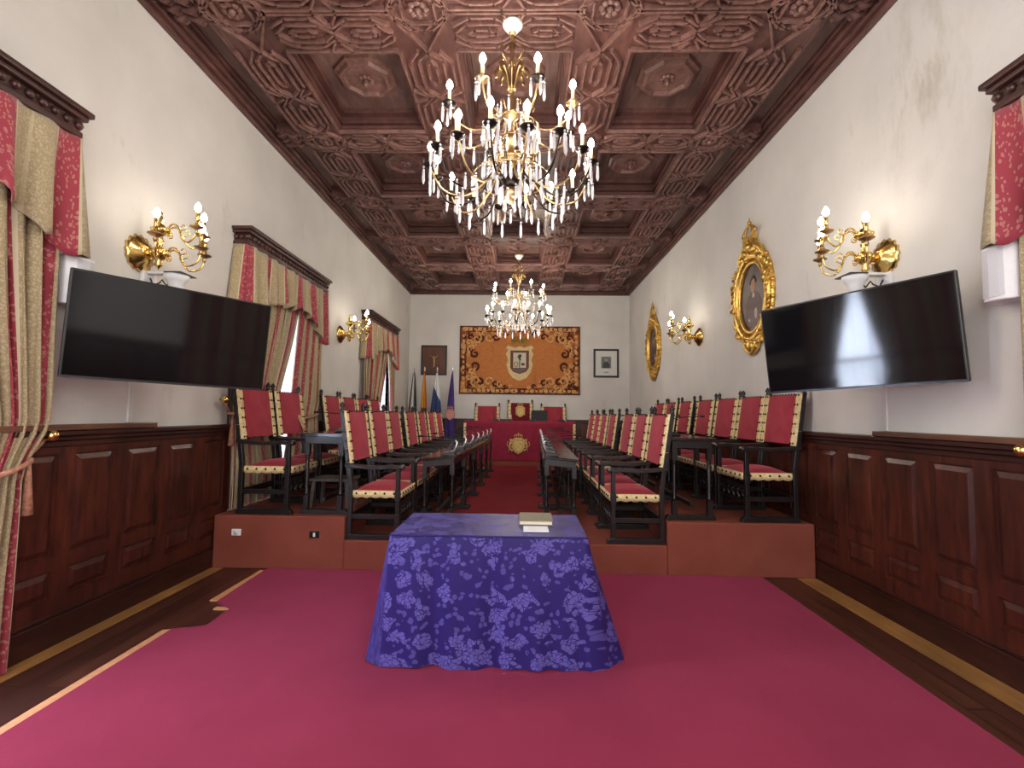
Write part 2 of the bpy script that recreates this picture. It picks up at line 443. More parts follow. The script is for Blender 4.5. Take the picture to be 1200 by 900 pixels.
# ------------------------------------------------------------------ ceiling
ceil = struct(MB().box(XL-.4, XR+.4, YF, YB, PZ, PZ+.1).build('ceiling', M_ceilpanel))
bxs = [(-2.53,-2.05),(-1.10,-.575),(.385,.91),(1.86,2.34)]
opn_x = [(-2.05,-1.10),(-.575,.385),(.91,1.86)]
K = range(-3, 5)
opn_y = [(3.96+1.59*k-(.44 if k < 0 else 0), 5.13+1.59*k-(.44 if k < 0 else 0)) for k in K]
bys = [(opn_y[0][0]-.42, opn_y[0][0])] + [(opn_y[i][1], opn_y[i+1][0]) for i in range(len(opn_y)-1)] + [(opn_y[-1][1], opn_y[-1][1]+.42)]
Y0c, Y1c = bys[0][0], bys[-1][1]
def rib(m, p, q, w=.016, h=.036, z=BZ):
    p = Vector((p[0], p[1], 0)); q = Vector((q[0], q[1], 0)); d = (q-p)
    if d.length < 1e-4: return
    d.normalize(); n = Vector((-d.y, d.x, 0)); p = p - d*w*.6; q = q + d*w*.6
    a, b = n*w, n*w*.55
    m.hexa([p-b+Vector((0,0,z-h)), q-b+Vector((0,0,z-h)), q+b+Vector((0,0,z-h)), p+b+Vector((0,0,z-h)),
            p-a+Vector((0,0,z)), q-a+Vector((0,0,z)), q+a+Vector((0,0,z)), p+a+Vector((0,0,z))])
def strap(m, cx, cy, L, W, along):
    def P(s, t): return (cx+s, cy+t) if along == 'x' else (cx+t, cy+s)
    def line(pts, close=False):
        for i in range(len(pts)-1 + (1 if close else 0)):
            rib(m, P(*pts[i]), P(*pts[(i+1) % len(pts)]))
    h = L/2; a = W/2
    t1, t2, t3 = a*.42, a*.72, a*.94
    for sg in (1, -1):
        line([(-h, 0), (-h+.1, sg*t1), (-.1, sg*t1), (.1, -sg*t1), (h-.1, -sg*t1), (h, 0)])
        line([(-h, sg*t3), (h, sg*t3)])
        line([(-h, sg*t2*.5), (-h+.13, sg*t2), (-.15, sg*t2), (0, sg*t1*.6), (.15, sg*t2), (h-.13, sg*t2), (h, sg*t2*.5)])
        line([(sg*(h-.16), t1*.35), (sg*.2, t1*.35), (sg*.15, 0), (sg*.2, -t1*.35), (sg*(h-.16), -t1*.35), (sg*(h-.11), 0)], True)
        line([(-.09, sg*a*.94), (-.03, sg*a*.5)]); line([(.09, sg*a*.94), (.03, sg*a*.5)])
def flower(m, cx, cy, z, R, n=8):
    for k in range(n):
        a = 2*PI*k/n
        m.ball((cx+math.cos(a)*R*.6, cy+math.sin(a)*R*.6, z-R*.08), R*.32, 6, None, (1, 1, .6))
    m.ball((cx, cy, z-R*.2), R*.3, 8)
for (a, b) in bxs:                                     # long beams
    o = MB().box(a, b, Y0c, Y1c, BZ, PZ).build('long_beam', M_ceil, ceil)
    la = MB()
    for (c, d) in opn_y: strap(la, (a+b)/2, (c+d)/2, d-c, b-a, 'y')
    la.build('strapwork', M_lattice, o)
fin = MB()
for (c, d) in bys:                                     # cross beams
    for (a, b) in opn_x:
        o = MB().box(a, b, c, d, BZ+.001, PZ).build('cross_beam', M_ceilx, ceil)
        la = MB()
        if d-c > .6:
            for q in (-.215, .215): strap(la, (a+b)/2, (c+d)/2+q, b-a, .42, 'x')
        else: strap(la, (a+b)/2, (c+d)/2, b-a, d-c, 'x')
        la.build('strapwork', M_lattice, o)
for (a, b) in bxs:                                     # crossings
    for (c, d) in bys:
        cx, cy = (a+b)/2, (c+d)/2; m = MB(); r = .215; W2 = (d-c)/.42
        if W2 > 1.5:
            bq = [(cx-.2, cy-.22), (cx+.2, cy-.22), (cx+.2, cy+.22), (cx-.2, cy+.22)]; dq = [(cx-.25, cy), (cx, cy-.42), (cx+.25, cy), (cx, cy+.42)]
            for k in range(4): rib(m, dq[k], dq[(k+1) % 4])
        oc = [(cx+r*math.cos(PI/8+k*PI/4), cy+r*math.sin(PI/8+k*PI/4)*.92) for k in range(8)]
        for k in range(8): rib(m, oc[k], oc[(k+1) % 8])
        sq = [(cx-.13, cy-.12), (cx+.13, cy-.12), (cx+.13, cy+.12), (cx-.13, cy+.12)]
        dm = [(cx-.24, cy), (cx, cy-.2), (cx+.24, cy), (cx, cy+.2)]
        for k in range(4): rib(m, sq[k], sq[(k+1) % 4], .013); rib(m, dm[k], dm[(k+1) % 4], .013)
        flower(m, cx, cy, BZ, .1)
        m.build('crossing_rosette', M_lattice, ceil)
for (a, b) in opn_x:                                   # coffers: stepped moulding, octagon and pendant boss
    for (c, d) in opn_y:
        m = MB()
        for (i0, i1, z0, z1) in ((0, .03, BZ+.0, BZ+.03), (0, .045, BZ+.05, BZ+.085), (0, .07, PZ-.05, PZ)):
            m.box(a+i0, a+i1, c, d, z0, z1).box(b-i1, b-i0, c, d, z0, z1).box(a+i1, b-i1, c, c+i1, z0, z1).box(a+i1, b-i1, d-i1, d, z0, z1)
        m.build('coffer_moulding', M_ceil, ceil)
        cx, cy = (a+b)/2, (c+d)/2; m = MB()
        oct_ = lambda r, z: [(cx+r*math.cos(PI/8+k*PI/4), cy+r*math.sin(PI/8+k*PI/4), z) for k in range(8)]
        rings = [(.31, PZ), (.30, PZ-.03), (.27, PZ-.04), (.25, PZ-.07), (.215, PZ-.075), (.20, PZ-.04), (.1, PZ-.035), (0.001, PZ-.035)]
        v = []; f = []
        for (r, z) in rings: v += oct_(r, z)
        for j in range(len(rings)-1):
            for k in range(8): f.append((j*8+k, j*8+(k+1) % 8, (j+1)*8+(k+1) % 8, (j+1)*8+k))
        m.add(v, f)
        ob = m.build('octagon_boss', M_lattice, ceil)
        m = MB(); flower(m, cx, cy, PZ-.045, .085, 8); m.ball((cx, cy, PZ-.09), .028, 8); m.build('rosette', M_lattice, ob)
# perimeter troughs, cornice and corbels
m = MB()
m.box(XL, -2.53, YF, YB, BZ+.12, PZ).box(2.34, XR, YF, YB, BZ+.12, PZ).box(-2.53, 2.34, Y1c, YB, BZ+.12, PZ)
m.build('border_panel', M_ceil, ceil)
m = MB()
for (d0, z0, z1) in ((.05, 4.565, 4.61), (.09, 4.61, 4.655), (.13, 4.655, 4.70), (.17, 4.70, 4.73)):
    m.box(XL, XL+d0, YF, YB, z0, z1).box(XR-d0, XR, YF, YB, z0, z1).box(XL+d0, XR-d0, YB-d0, YB, z0, z1)
m.box(-2.57, -2.53, YF, YB-.5, BZ-.0, BZ+.05).box(2.34, 2.38, YF, YB-.5, BZ, BZ+.05)
m.build('cornice', M_ceil, ceil, bevel=.012)
for (c, d) in bys:
    for sx, x0, x1 in ((1, XL+.15, -2.53), (-1, XR-.15, 2.34)):
        m = MB(); cy = (c+d)/2; w = .15
        L = x1-x0
        prof = [(0,0),(0,-.10),(.18,-.125),(.34,-.08),(.5,-.11),(.7,-.135),(.86,-.09),(1.0,-.12),(1.0,0)]
        m.poly([(x0+L*p, BZ+.12+q) for p, q in prof], 'y', cy-w, cy+w)
        for yy in (cy-w*.6, cy, cy+w*.6): m.tube([(x0+L*p, yy, BZ+.118+q) for p, q in prof[1:8]], .03, 6)
        m.build('corbel', M_ceilx, ceil)

# ------------------------------------------------------------------ windows and curtains
wn = 0
def win(side, a, b):
    global wn; wn += 1
    sx = 1 if side == 'left' else -1; X = XL if side == 'left' else XR
    r = root_struct('window_%d' % wn)
    bx = lambda m, d0, d1, y0, y1, z0, z1: m.box(min(X+sx*d0, X+sx*d1), max(X+sx*d0, X+sx*d1), y0, y1, z0, z1)
    zb = ZU if a > 4 else 0
    m = MB()
    bx(m, -.36, .03, a-.06, a, zb, WT); bx(m, -.36, .03, b, b+.06, zb, WT); bx(m, -.36, .03, a-.06, b+.06, WT, WT+.06)
    m.build('window_frame', M_pelmet, r, bevel=.006)
    m = MB(); c = (a+b)/2
    for y in (a, c-.05, b-.05): bx(m, -.33, -.28, y, y+.05 if y != c-.05 else c+.05, zb+.02, WT)
    for z in (zb+.02, 1.2, 2.3, WT-.06): bx(m, -.33, -.28, a, b, z, z+.06)
    m.build('casement', M_white, r)
    m = MB(); bx(m, -.31, -.3, a, b, zb+.05, WT-.02); m.build('pane', M_glass, r)
    bpy.context.view_layer.update()
for a, b in WINL: win('left', a, b)
for a, b in WINR: win('right', a, b)

def smooth(a, b, t):
    t = max(0, min(1, t)); t = t*t*(3-2*t); return a+(b-a)*t
def drape(side, name, label, a, b, zb, flip, ztie=1.18, top=3.15, split=.5, off=.085, amp=.03, group=None, hold=.30, out=.0, shf=.0):
    """one drape; flip False: hangs from the low-Y jamb, True: from the high-Y jamb"""
    sx = 1 if side == 'left' else -1; X = XL if side == 'left' else XR
    c = a + (b-a)*split
    def ext(z):
        if z > ztie: w = smooth(hold, 1, ((z-ztie)/(top-ztie))**.8)
        else: w = smooth(hold, hold+.16, (ztie-z)/(ztie-zb)*1.3)
        sh = shf*smooth(0, 1, (ztie+.25-z)/.4)
        if flip: return (b+out-sh, b+out-(b+out-c)*w)
        return (a-out+sh, a-out+(c-a+out)*w)
    n = 7
    W = abs(c-a)*2.0
    def fn(u, v):
        z = zb+.012+(top-zb)*v; e0, e1 = ext(z)
        ph = 2*PI*n*u
        tie = math.exp(-((z-ztie)/.10)**2)
        A = amp*(1-.55*tie)*(.8+.3*math.sin(5*u+1))
        y = e0+(e1-e0)*(u+.028*math.sin(ph*2+.6))
        x = off+A*math.sin(ph)+.012*math.sin(3.1*ph+z*2)+.04*(1-abs((z-ztie))/2)*0
        return (X+sx*x, y, z)
    m = MB(); m.grid(84, 36, fn, True, lambda u, v: (u*W+.1, v*(top-zb)))
    root = thing(name, label, 'curtain', (X+sx*off, (a+b)/2, zb), 0, group)
    o = m.build('fabric', M_curtain, root); o.matrix_parent_inverse = root.matrix_basis.inverted()
    # tieback: cord, knob, tassel
    e0, e1 = ext(ztie); t = MB(); pts = []
    for k in range(14):
        q = 2*PI*k/14
        pts.append((X+sx*(off+.105*math.cos(q)*.8), (e0+e1)/2+abs(e1-e0)*.54*math.sin(q), ztie-.05+.05*math.sin(q)*(1 if flip else -1)))
    t.tube(pts, .016, 6, None, True, True)
    kx = X+sx*.07; ky = e0+(.13 if flip else -.13)
    t.tube([(X+sx*.08, e0, ztie), (kx, ky, ztie+.12)], .012, 6)
    t.tube([(X+sx*.10, e0, ztie-.02), (X+sx*.10, e0+(.01 if flip else -.01), ztie-.32)], [.012, .03], 8)
    ob = t.build('tieback_cord', M_fringe2, root); ob.matrix_parent_inverse = root.matrix_basis.inverted()
    k = MB(); k.ball((kx+sx*.03, ky, ztie+.13), .036, 10); k.tube([(X+sx*.045, ky, ztie+.13), (kx+sx*.03, ky, ztie+.13)], .012, 6)
    kb = k.build('tieback_knob', M_brass, root); kb.matrix_parent_inverse = root.matrix_basis.inverted()
    return root
M_fringe2 = simple('red_and_cream_cord', (176,128,104), .8, 0, .3, .35, 45)
def valance(side, label, a, b, group):
    sx = 1 if side == 'left' else -1; X = XL if side == 'left' else XR
    a -= .02; b += .03
    L = b-a; D = .15
    per = D+L+D; n = 11
    def fn(u, v):
        s = u*per
        if s < D: x, y, nx, ny = D*(s/D), a, 0, -1
        elif s < D+L: x, y, nx, ny = D, a+(s-D), 1, 0
        else: x, y, nx, ny = D*(1-(s-D-L)/D), b, 0, 1
        q = (y-a)/L
        side_ = abs(q-.5)*2
        low = 2.72 - .28*smooth(0, 1, (side_-.35)/.65) + .035*math.sin(2*PI*n*q)
        z = 3.165+(low-3.165)*v
        A = (.012+.045*v)
        w = A*math.sin(2*PI*n*s/per)+.012*v*math.sin(4.7*PI*n*s/per)
        if nx == 0: w = w*.5+.09*v
        return (X+sx*(x+nx*w+.01), y+ny*w*(1 if nx == 0 else .4), z)
    m = MB(); m.grid(160, 10, fn, True, lambda u, v: (u*per*1.9, v*.6))
    root = m.build('valance', M_curtain, None, thick=.006)
    return tag(root, label, 'valance', group)
def pelmet(side, label, a, b, group):
    sx = 1 if side == 'left' else -1; X = XL if side == 'left' else XR
    a -= .025; b += .025
    root = thing('pelmet', label, 'pelmet', (X, (a+b)/2, 3.1), 0, group)
    bx = lambda m, d1, e, z0, z1: m.box(min(X, X+sx*d1), max(X, X+sx*d1), a-e, b+e, z0, z1)
    m = MB(); bx(m, .175, 0, 3.165, 3.205); bx(m, .155, -.015, 3.205, 3.28); bx(m, .19, .02, 3.28, 3.31); bx(m, .215, .035, 3.31, 3.345)
    o = m.build('moulding', M_pelmet, root, bevel=.008); o.matrix_parent_inverse = root.matrix_basis.inverted()
    d = MB(); k = int((b-a)/.075)
    for i in range(k+1):
        d.ball((X+sx*.16, a+.02+(b-a-.04)*i/k, 3.243), .027, 8)
    for i in range(3):
        for y in (a+.01, b-.01): d.ball((X+sx*(.03+.055*i), y, 3.243), .027, 8)
    o = d.build('bead_row', M_pelmet, root); o.matrix_parent_inverse = root.matrix_basis.inverted()
def sheer(side, label, a, b, zb):
    sx = 1 if side == 'left' else -1; X = XL if side == 'left' else XR
    def fn(u, v):
        return (X+sx*(-.06+.03*math.sin(u*2*PI*15)+.01*math.sin(u*50)), a+.01+(b-a-.02)*u, zb+.01+(WT-zb-.03)*v)
    m = MB(); m.grid(150, 4, fn, True)
    return tag(m.build('sheer_curtain', M_sheer), label, 'curtain')
names = ['first left window', 'second left window', 'far left window']
hang = [(.60, .78, .52, 1.18, 0), (.68, .62, 1.3, 1.45, ZU), (.78, .63, .35, 1.45, ZU)]
for (a, b), (wa, wb), nm, (sp, h0, h1, zt, zb) in zip(PELL, WINL, names, hang):
    drape('left', 'drape', 'striped red and beige brocade drape on the near side of the ' + nm, a, b, zb, False, split=sp, ztie=zt, hold=h0, out=.05)
    drape('left', 'drape', 'striped red and beige brocade drape tied back beyond the ' + nm, a, b, zb, True, split=sp, ztie=zt, hold=h1, shf=.14 if zb == 0 else .06)
    valance('left', 'gathered striped brocade valance over the ' + nm, a, b, None)
    pelmet('left', 'dark carved wooden pelmet with bead row over the ' + nm, a, b, None)
    sheer('left', 'white sheer curtain lit by daylight in the ' + nm, wa, wb, zb)
for (a, b), (wa, wb) in zip(PELR, WINR):
    nm = 'right window'
    drape('right', 'drape', 'striped brocade drape on the far side of the ' + nm, a, b, 0, True, split=.5, shf=.14, hold=.97)
    drape('right', 'drape', 'striped brocade drape on the near side of the ' + nm, a, b, 0, False, split=.52, hold=.98)
    valance('right', 'gathered striped brocade valance over the ' + nm, a, b, None)
    pelmet('right', 'dark carved wooden pelmet with bead row over the ' + nm, a, b, None)
    sheer('right', 'white sheer curtain in the ' + nm, wa, wb, 0)

# ------------------------------------------------------------------ chairs
def studs_on(m, pts, r=.011, nrm=(1,0,0)):
    for p in pts: m.ball(p, r, 6)
def make_chair(label, plain=True):
    t = thing('armchair', label, 'chair')
    W = .30
    slope = lambda z: -.235-.09*max(0, (z-.5))/.7*1.15
    for s in (-1, 1):
        y = s*W
        # rear stile
        m = MB()
        w = .021
        pts = [.04, .5, .85, 1.22]
        for i in range(3):
            z0, z1 = pts[i], pts[i+1]; x0, x1 = slope(z0), slope(z1)
            m.hexa([(x0-w,y-w,z0),(x0+w,y-w,z0),(x0+w,y+w,z0),(x0-w,y+w,z0),(x1-w,y-w,z1),(x1+w,y-w,z1),(x1+w,y+w,z1),(x1-w,y+w,z1)])
        st = m.build('rear_stile', M_blackwood, t, bevel=.004)
        f = MB(); xx = slope(1.22)
        f.lathe([(.018,0),(.024,.008),(.014,.016),(.026,.035),(.024,.052),(.010,.07),(.0,.082)], 8, T_(xx, y, 1.22)); f.build('finial', M_blackwood, st)
        # front leg
        m = MB(); m.box(.195, .24, y-.022, y+.022, .045, .20).box(.192, .243, y-.025, y+.025, .20, .24)
        m.box(.198, .237, y-.019, y+.019, .24, .38).box(.192, .243, y-.025, y+.025, .36, .46).box(.198, .237, y-.019, y+.019, .46, .67)
        m.build('front_leg', M_blackwood, t, bevel=.004)
        # base rail (sledge foot)
        MB().poly([(-.265,0),(-.265,.03),(-.24,.05),(.24,.05),(.27,.035),(.28,0)], 'y', y-.028, y+.028).build('base_rail', M_blackwood, t, bevel=.003)
        # arm
        m = MB(); n = 10; top = []; bot = []
        for i in range(n+1):
            q = i/n; x = -.29+.545*q
            z = .695-.022*math.sin(PI*q)+(.0 if q < .9 else -.012)
            top.append((x, z+.018)); bot.append((x, z-.016))
        m.poly(top+bot[::-1], 'y', y-.035, y+.035)
        m.lathe([(.0,-.036),(.026,-.034),(.026,.034),(.0,.036)], 10, T_(.25, y, .678) @ RX(PI/2))
        m.build('armrest', M_blackwood, t, bevel=.004)
        # side stretcher
        MB().box(-.22, .2, y-.012, y+.012, .19, .235).build('side_stretcher', M_blackwood, t, bevel=.003)
    # pierced front stretcher and rear stretcher
    m = MB().box(.205, .23, -.28, .28, .30, .335).box(.205, .23, -.28, .28, .175, .20)
    for k in range(5):
        yy = -.22+.11*k
        m.tube([(.2175, yy-.05, .20), (.2175, yy, .25), (.2175, yy+.05, .30)], .012, 6); m.tube([(.2175, yy+.05, .20), (.2175, yy, .25), (.2175, yy-.05, .30)], .012, 6)
    m.build('carved_stretcher', M_blackwood, t)
    MB().box(-.245, -.22, -.28, .28, .18, .24).build('rear_stretcher', M_blackwood, t, bevel=.003)
    # seat
    m = MB()
    def fs(u, v):
        x = -.215+.45*u; y = -.285+.57*v
        e = min(1, 6*min(u, 1-u, v, 1-v)); d = math.sin(PI*u)**.6*math.sin(PI*v)**.6 if 0 < u < 1 and 0 < v < 1 else 0
        return (x, y, .445+.014*e+.045*d)
    m.grid(12, 12, fs); m.box(-.215, .235, -.285, .285, .40, .444)
    seat = m.build('seat', M_velvet, t)
    m = MB()
    def fr(p, q, nrm, n=5):
        # scalloped fringe strip from p to q
        p = Vector(p); q = Vector(q); N = n*6; nv = Vector(nrm)
        v = []; f = []
        for i in range(N+1):
            a = i/N; c = p.lerp(q, a); d = .010*abs(math.sin(PI*n*a))
            v += [c+nv*.004+Vector((0,0,.0)), c+nv*(.012)+Vector((0,0,-.035)), c+nv*.006+Vector((0,0,-.062-d))]
        for i in range(N):
            b = i*3; f += [(b, b+3, b+4, b+1), (b+1, b+4, b+5, b+2)]
        m.add(v, f, True)
    fr((-.22,-.287,.455), (.237,-.287,.455), (0,-1,0)); fr((-.22,.287,.455), (.237,.287,.455), (0,1,0)); fr((.237,-.287,.455), (.237,.287,.455), (1,0,0), 6)
    fg = m.build('seat_fringe', M_fringe, t, thick=.006)
    m = MB()
    for k in range(5): studs_on(m, [(-.18+.09*k, s*.303, .428) for s in (-1, 1)])
    for k in range(6): studs_on(m, [(.253, -.24+.096*k, .428)])
    m.build('stud_row', M_stud, fg)
    # back
    z0, z1 = .725, 1.205
    def fb(u, v):
        z = z0+(z1-z0)*v; y = -.285+.57*u
        return (slope(z)+.030+.018*(math.sin(PI*u)*math.sin(PI*v))**.5 if 0 < u < 1 and 0 < v < 1 else slope(z)+.030, y, z)
    m = MB(); m.grid(8, 10, fb)
    m.hexa([(slope(z0)+.012,-.285,z0),(slope(z0)+.030,-.285,z0),(slope(z0)+.030,.285,z0),(slope(z0)+.012,.285,z0),
            (slope(z1)+.012,-.285,z1),(slope(z1)+.030,-.285,z1),(slope(z1)+.030,.285,z1),(slope(z1)+.012,.285,z1)])
    bk = m.build('backrest', M_velvet if plain else M_velvetdark, t)
    for s in (-1, 1):
        m = MB(); N = 36; v = []; f = []
        for i in range(N+1):
            z = z0-.012+(z1-z0+.018)*i/N; x = slope(z); sc_ = .007*abs(math.sin(PI*5*i/N))
            yi = s*(.246-sc_); yo = s*(.310+sc_)
            v += [(x+.036, yi, z), (x+.046, s*.275, z), (x+.036, yo, z), (x+.0, s*.320, z), (x-.018, s*.316, z)]
        for i in range(N):
            for k in range(4): b = i*5+k; f.append((b, b+1, b+6, b+5))
        m.add(v, f, True); g = m.build('back_fringe', M_fringe, t)
        m = MB()
        for k in range(6):
            z = z0+.01+(z1-z0-.02)*k/5
            m.ball((slope(z)+.046, s*.258, z), .010, 6); m.ball((slope(z)+.046, s*.297, z), .010, 6); m.ball((slope(z)+.008, s*.322, z), .010, 6)
        m.build('stud_row', M_stud, g)
    m = MB()
    for k in range(9): m.ball((slope(z1)+.03, -.2+.05*k, z1+.002), .009, 6)
    m.build('top_studs', M_stud, t)
    return t
ORD = ['nearest', 'second', 'third', 'fourth', 'fifth', 'sixth', 'farthest']
proto = None
def put(x, y, z, rz, label, group):
    global proto
    if proto is None:
        proto = make_chair(label); proto.location = (x, y, z); proto.rotation_euler = (0,0,rz); proto['group'] = group; return proto
    return dup(proto, (x, y, z), rz, label, group)
IL = [4.60,5.34,6.02,6.95,7.77,8.6,9.42]; IR = [4.60,5.30,5.98,7.05,7.8,8.5,9.2]
OR_ = [4.61,5.275,5.94,6.67,7.5,8.25,8.93]; OL = [4.62,5.34,6.64,7.32,7.99,8.66]
for i, y in enumerate(IL):
    put(-1.385, y+.315, ZL, random.uniform(-.02,.02), 'red velvet armchair with black frame, %s from the front of the inner left row' % ORD[i], 'inner left row of armchairs')
for i, y in enumerate(IR):
    put(1.085, y+.315, ZL, PI+random.uniform(-.02,.02), 'red velvet armchair with black frame, %s from the front of the inner right row' % ORD[i], 'inner right row of armchairs')
for i, y in enumerate(OL):
    put(-2.455, y+.315, ZU, random.uniform(-.02,.02), 'red velvet armchair with black frame, %s of the outer left row by the windows' % (ORD[i] if i < 5 else 'farthest'), 'outer left row of armchairs')
for i, y in enumerate(OR_):
    put(2.33, y+.315, ZU, PI+random.uniform(-.02,.02), 'red velvet armchair with black frame, %s of the outer row along the right wall' % ORD[i], 'outer right row of armchairs')
# three chairs behind the dais table (facing the room)
DZ = .375
for x, zz, lab in ((-.88, .08, 'red armchair on the left behind the red council table'), (.80, .08, 'red armchair on the right behind the red council table')):
    put(x, 12.0, DZ+zz, -PI/2, lab, None)
ch = make_chair('dark red presiding armchair with gold crest, in the middle behind the council table', False)
ch.location = (-.04, 12.0, DZ+.17); ch.rotation_euler = (0,0,-PI/2)
def crest(m, M, w, crown=True, sup=False):
    """heraldic relief in local XY plane, +Z outwards, total height about 1.3*w"""
    sh = [(-.3*w,.35*w),(.3*w,.35*w),(.3*w,-.1*w),(.22*w,-.32*w),(0,-.45*w),(-.22*w,-.32*w),(-.3*w,-.1*w)]
    m.poly(sh, 'z', 0, .012, M)
    fr = [(p[0]*1.18, p[1]*1.18, .008) for p in sh]
    m.tube(fr, .05*w, 6, M, True, True)
    m.poly([(-.02*w,.33*w),(.02*w,.33*w),(.02*w,-.42*w),(-.02*w,-.42*w)], 'z', .012, .018, M)
    m.poly([(-.28*w,.04*w),(.28*w,.04*w),(.28*w,0),(-.28*w,0)], 'z', .012, .018, M)
    for (a, b) in ((-.15,.19),(.15,.19),(-.14,-.16),(.14,-.16)): m.ball((a*w, b*w, .014), .075*w, 8, M, (1,1,.35))
    if crown:
        m.poly([(-.26*w,.45*w),(.26*w,.45*w),(.26*w,.52*w),(-.26*w,.52*w)], 'z', 0, .014, M)
        for k in range(5):
            x = (-.22+.11*k)*w; m.tube([(x, .52*w, .008), (x*1.25, .64*w, .008), (x*.55, .76*w, .008)], .025*w, 5, M); m.ball((x*1.2, .66*w, .01), .04*w, 6, M)
        m.ball((0, .80*w, .01), .05*w, 6, M)
    for s in (-1, 1):
        for k in range(4):
            z = .32-.2*k; m.ball((s*.42*w, z*w, .008), .07*w, 6, M, (1,1.2,.4))
        if sup:   # supporters: rampant animals either side
            m.tube([(s*.62*w,-.42*w,.01),(s*.58*w,-.15*w,.012),(s*.55*w,.1*w,.012),(s*.52*w,.28*w,.012)], [.05*w,.10*w,.10*w,.08*w], 7, M, flat=.6)
            m.ball((s*.50*w,.36*w,.012), .09*w, 8, M, (1,1,.5))
            m.tube([(s*.55*w,.1*w,.012),(s*.40*w,.2*w,.014)], .04*w, 6, M); m.tube([(s*.58*w,-.2*w,.012),(s*.42*w,-.28*w,.014),(s*.42*w,-.42*w,.014)], .04*w, 6, M)
            m.tube([(s*.62*w,-.1*w,.01),(s*.76*w,.05*w,.01),(s*.70*w,.28*w,.01)], .025*w, 5, M)
m = MB(); crest(m, T_(-.235,0,.99) @ RY(PI/2-.13) @ RZ(PI/2), .26)
m.build('gold_crest', M_crest, ch)

# ------------------------------------------------------------------ desks
def make_desk(label, L, H, tilt, D=.40):
    """local: +X towards the aisle edge (higher), length along Y"""
    t = thing('desk', label, 'desk')
    m = MB(); h = L/2; zi, zo = H, H-tilt
    m.hexa([(-D/2-.015,-h,zo-.03),(D/2+.015,-h,zi-.03),(D/2+.015,h,zi-.03),(-D/2-.015,h,zo-.03),(-D/2-.015,-h,zo),(D/2+.015,-h,zi),(D/2+.015,h,zi),(-D/2-.015,h,zo)])
    m.build('desktop', M_desk, t, bevel=.004)
    m = MB(); m.hexa([(-D/2+.02,-h+.03,zo-.10),(D/2-.01,-h+.03,zi-.10),(D/2-.01,h-.03,zi-.10),(-D/2+.02,h-.03,zo-.10),(-D/2+.02,-h+.03,zo-.028),(D/2-.01,-h+.03,zi-.028),(D/2-.01,h-.03,zi-.028),(-D/2+.02,h-.03,zo-.028)])
    m.build('apron', M_blackwood, t, bevel=.003)
    for y in (-h+.06, h-.06):
        for x in (-D/2+.04, D/2-.03):
            m = MB(); zt = zo-.09 if x < 0 else zi-.09
            m.box(x-.024, x+.024, y-.024, y+.024, .045, .18).box(x-.024, x+.024, y-.024, y+.024, zt-.12, zt)
            pr = [(.02,.18),(.024,.2),(.014,.22)]
            k = 7
            for i in range(k): z = .24+(zt-.12-.26)*i/k; pr += [(.021, z+.012), (.015, z+.03)]
            pr += [(.024, zt-.14), (.02, zt-.12)]
            m.lathe(pr, 10, T_(x, y, 0)); m.build('leg', M_blackwood, t)
        MB().poly([(-D/2-.012,0),(-D/2-.005,.045),(D/2+.03,.045),(D/2+.06,0)], 'y', y-.03, y+.03).build('foot', M_blackwood, t, bevel=.003)
    MB().box(-.02, .02, -h+.06, h-.06, .12, .16).build('stretcher', M_blackwood, t, bevel=.003)
    return t
t = NT('desk_top_lacquer'); t.bsdf(.16, 0, .6); n = t.noise(t.coord('Object', (6,1,6)), 3, 5)
t.base(t.ramp(n, [(.3, lin((20,15,15))), (.7, lin((46,34,32)))])); M_desk = t.m
dk = make_desk('-', .955, .745, .035, .37)
du = make_desk('-', 1.2, .775, .0, .40)
first = {id(dk): True, id(du): True}
def put_desk(src, x, y, z, rz, label, group):
    if first[id(src)]:
        first[id(src)] = False; o = src; o.location = (x, y, z); o.rotation_euler = (0,0,rz); o['label'] = label; o['group'] = group; return o
    return dup(src, (x, y, z), rz, label, group)
O5 = ['nearest', 'second', 'third', 'fourth', 'farthest']
O4 = ['nearest', 'second', 'third', 'farthest']
def lerp(a, b, t): return a+(b-a)*t
def inner_x(side, y):
    f = (y-5.2)/4.8
    return lerp(-.90, -.79, f) if side < 0 else lerp(.43, .56, f)
for i in range(5):
    y = 5.2+.48+.98*i
    put_desk(dk, inner_x(-1, y), y, ZL, -.027, 'narrow black wooden desk, %s from the front of the inner left desks' % O5[i], 'inner left desks')
for i in range(5):
    y = 5.28+.48+.97*i
    put_desk(dk, inner_x(1, y), y, ZL, PI-.027, 'narrow black wooden desk, %s from the front of the inner right desks' % O5[i], 'inner right desks')
for i in range(4):
    put_desk(du, -1.915, 4.62+.6+1.26*i, ZU, 0, 'tall black wooden desk on the left upper tier, %s from the front' % O4[i], 'outer left desks')
for i in range(4):
    put_desk(du, 1.63, 4.62+.6+1.26*i, ZU, PI, 'tall black wooden desk on the right upper tier, %s from the front' % O4[i], 'outer right desks')

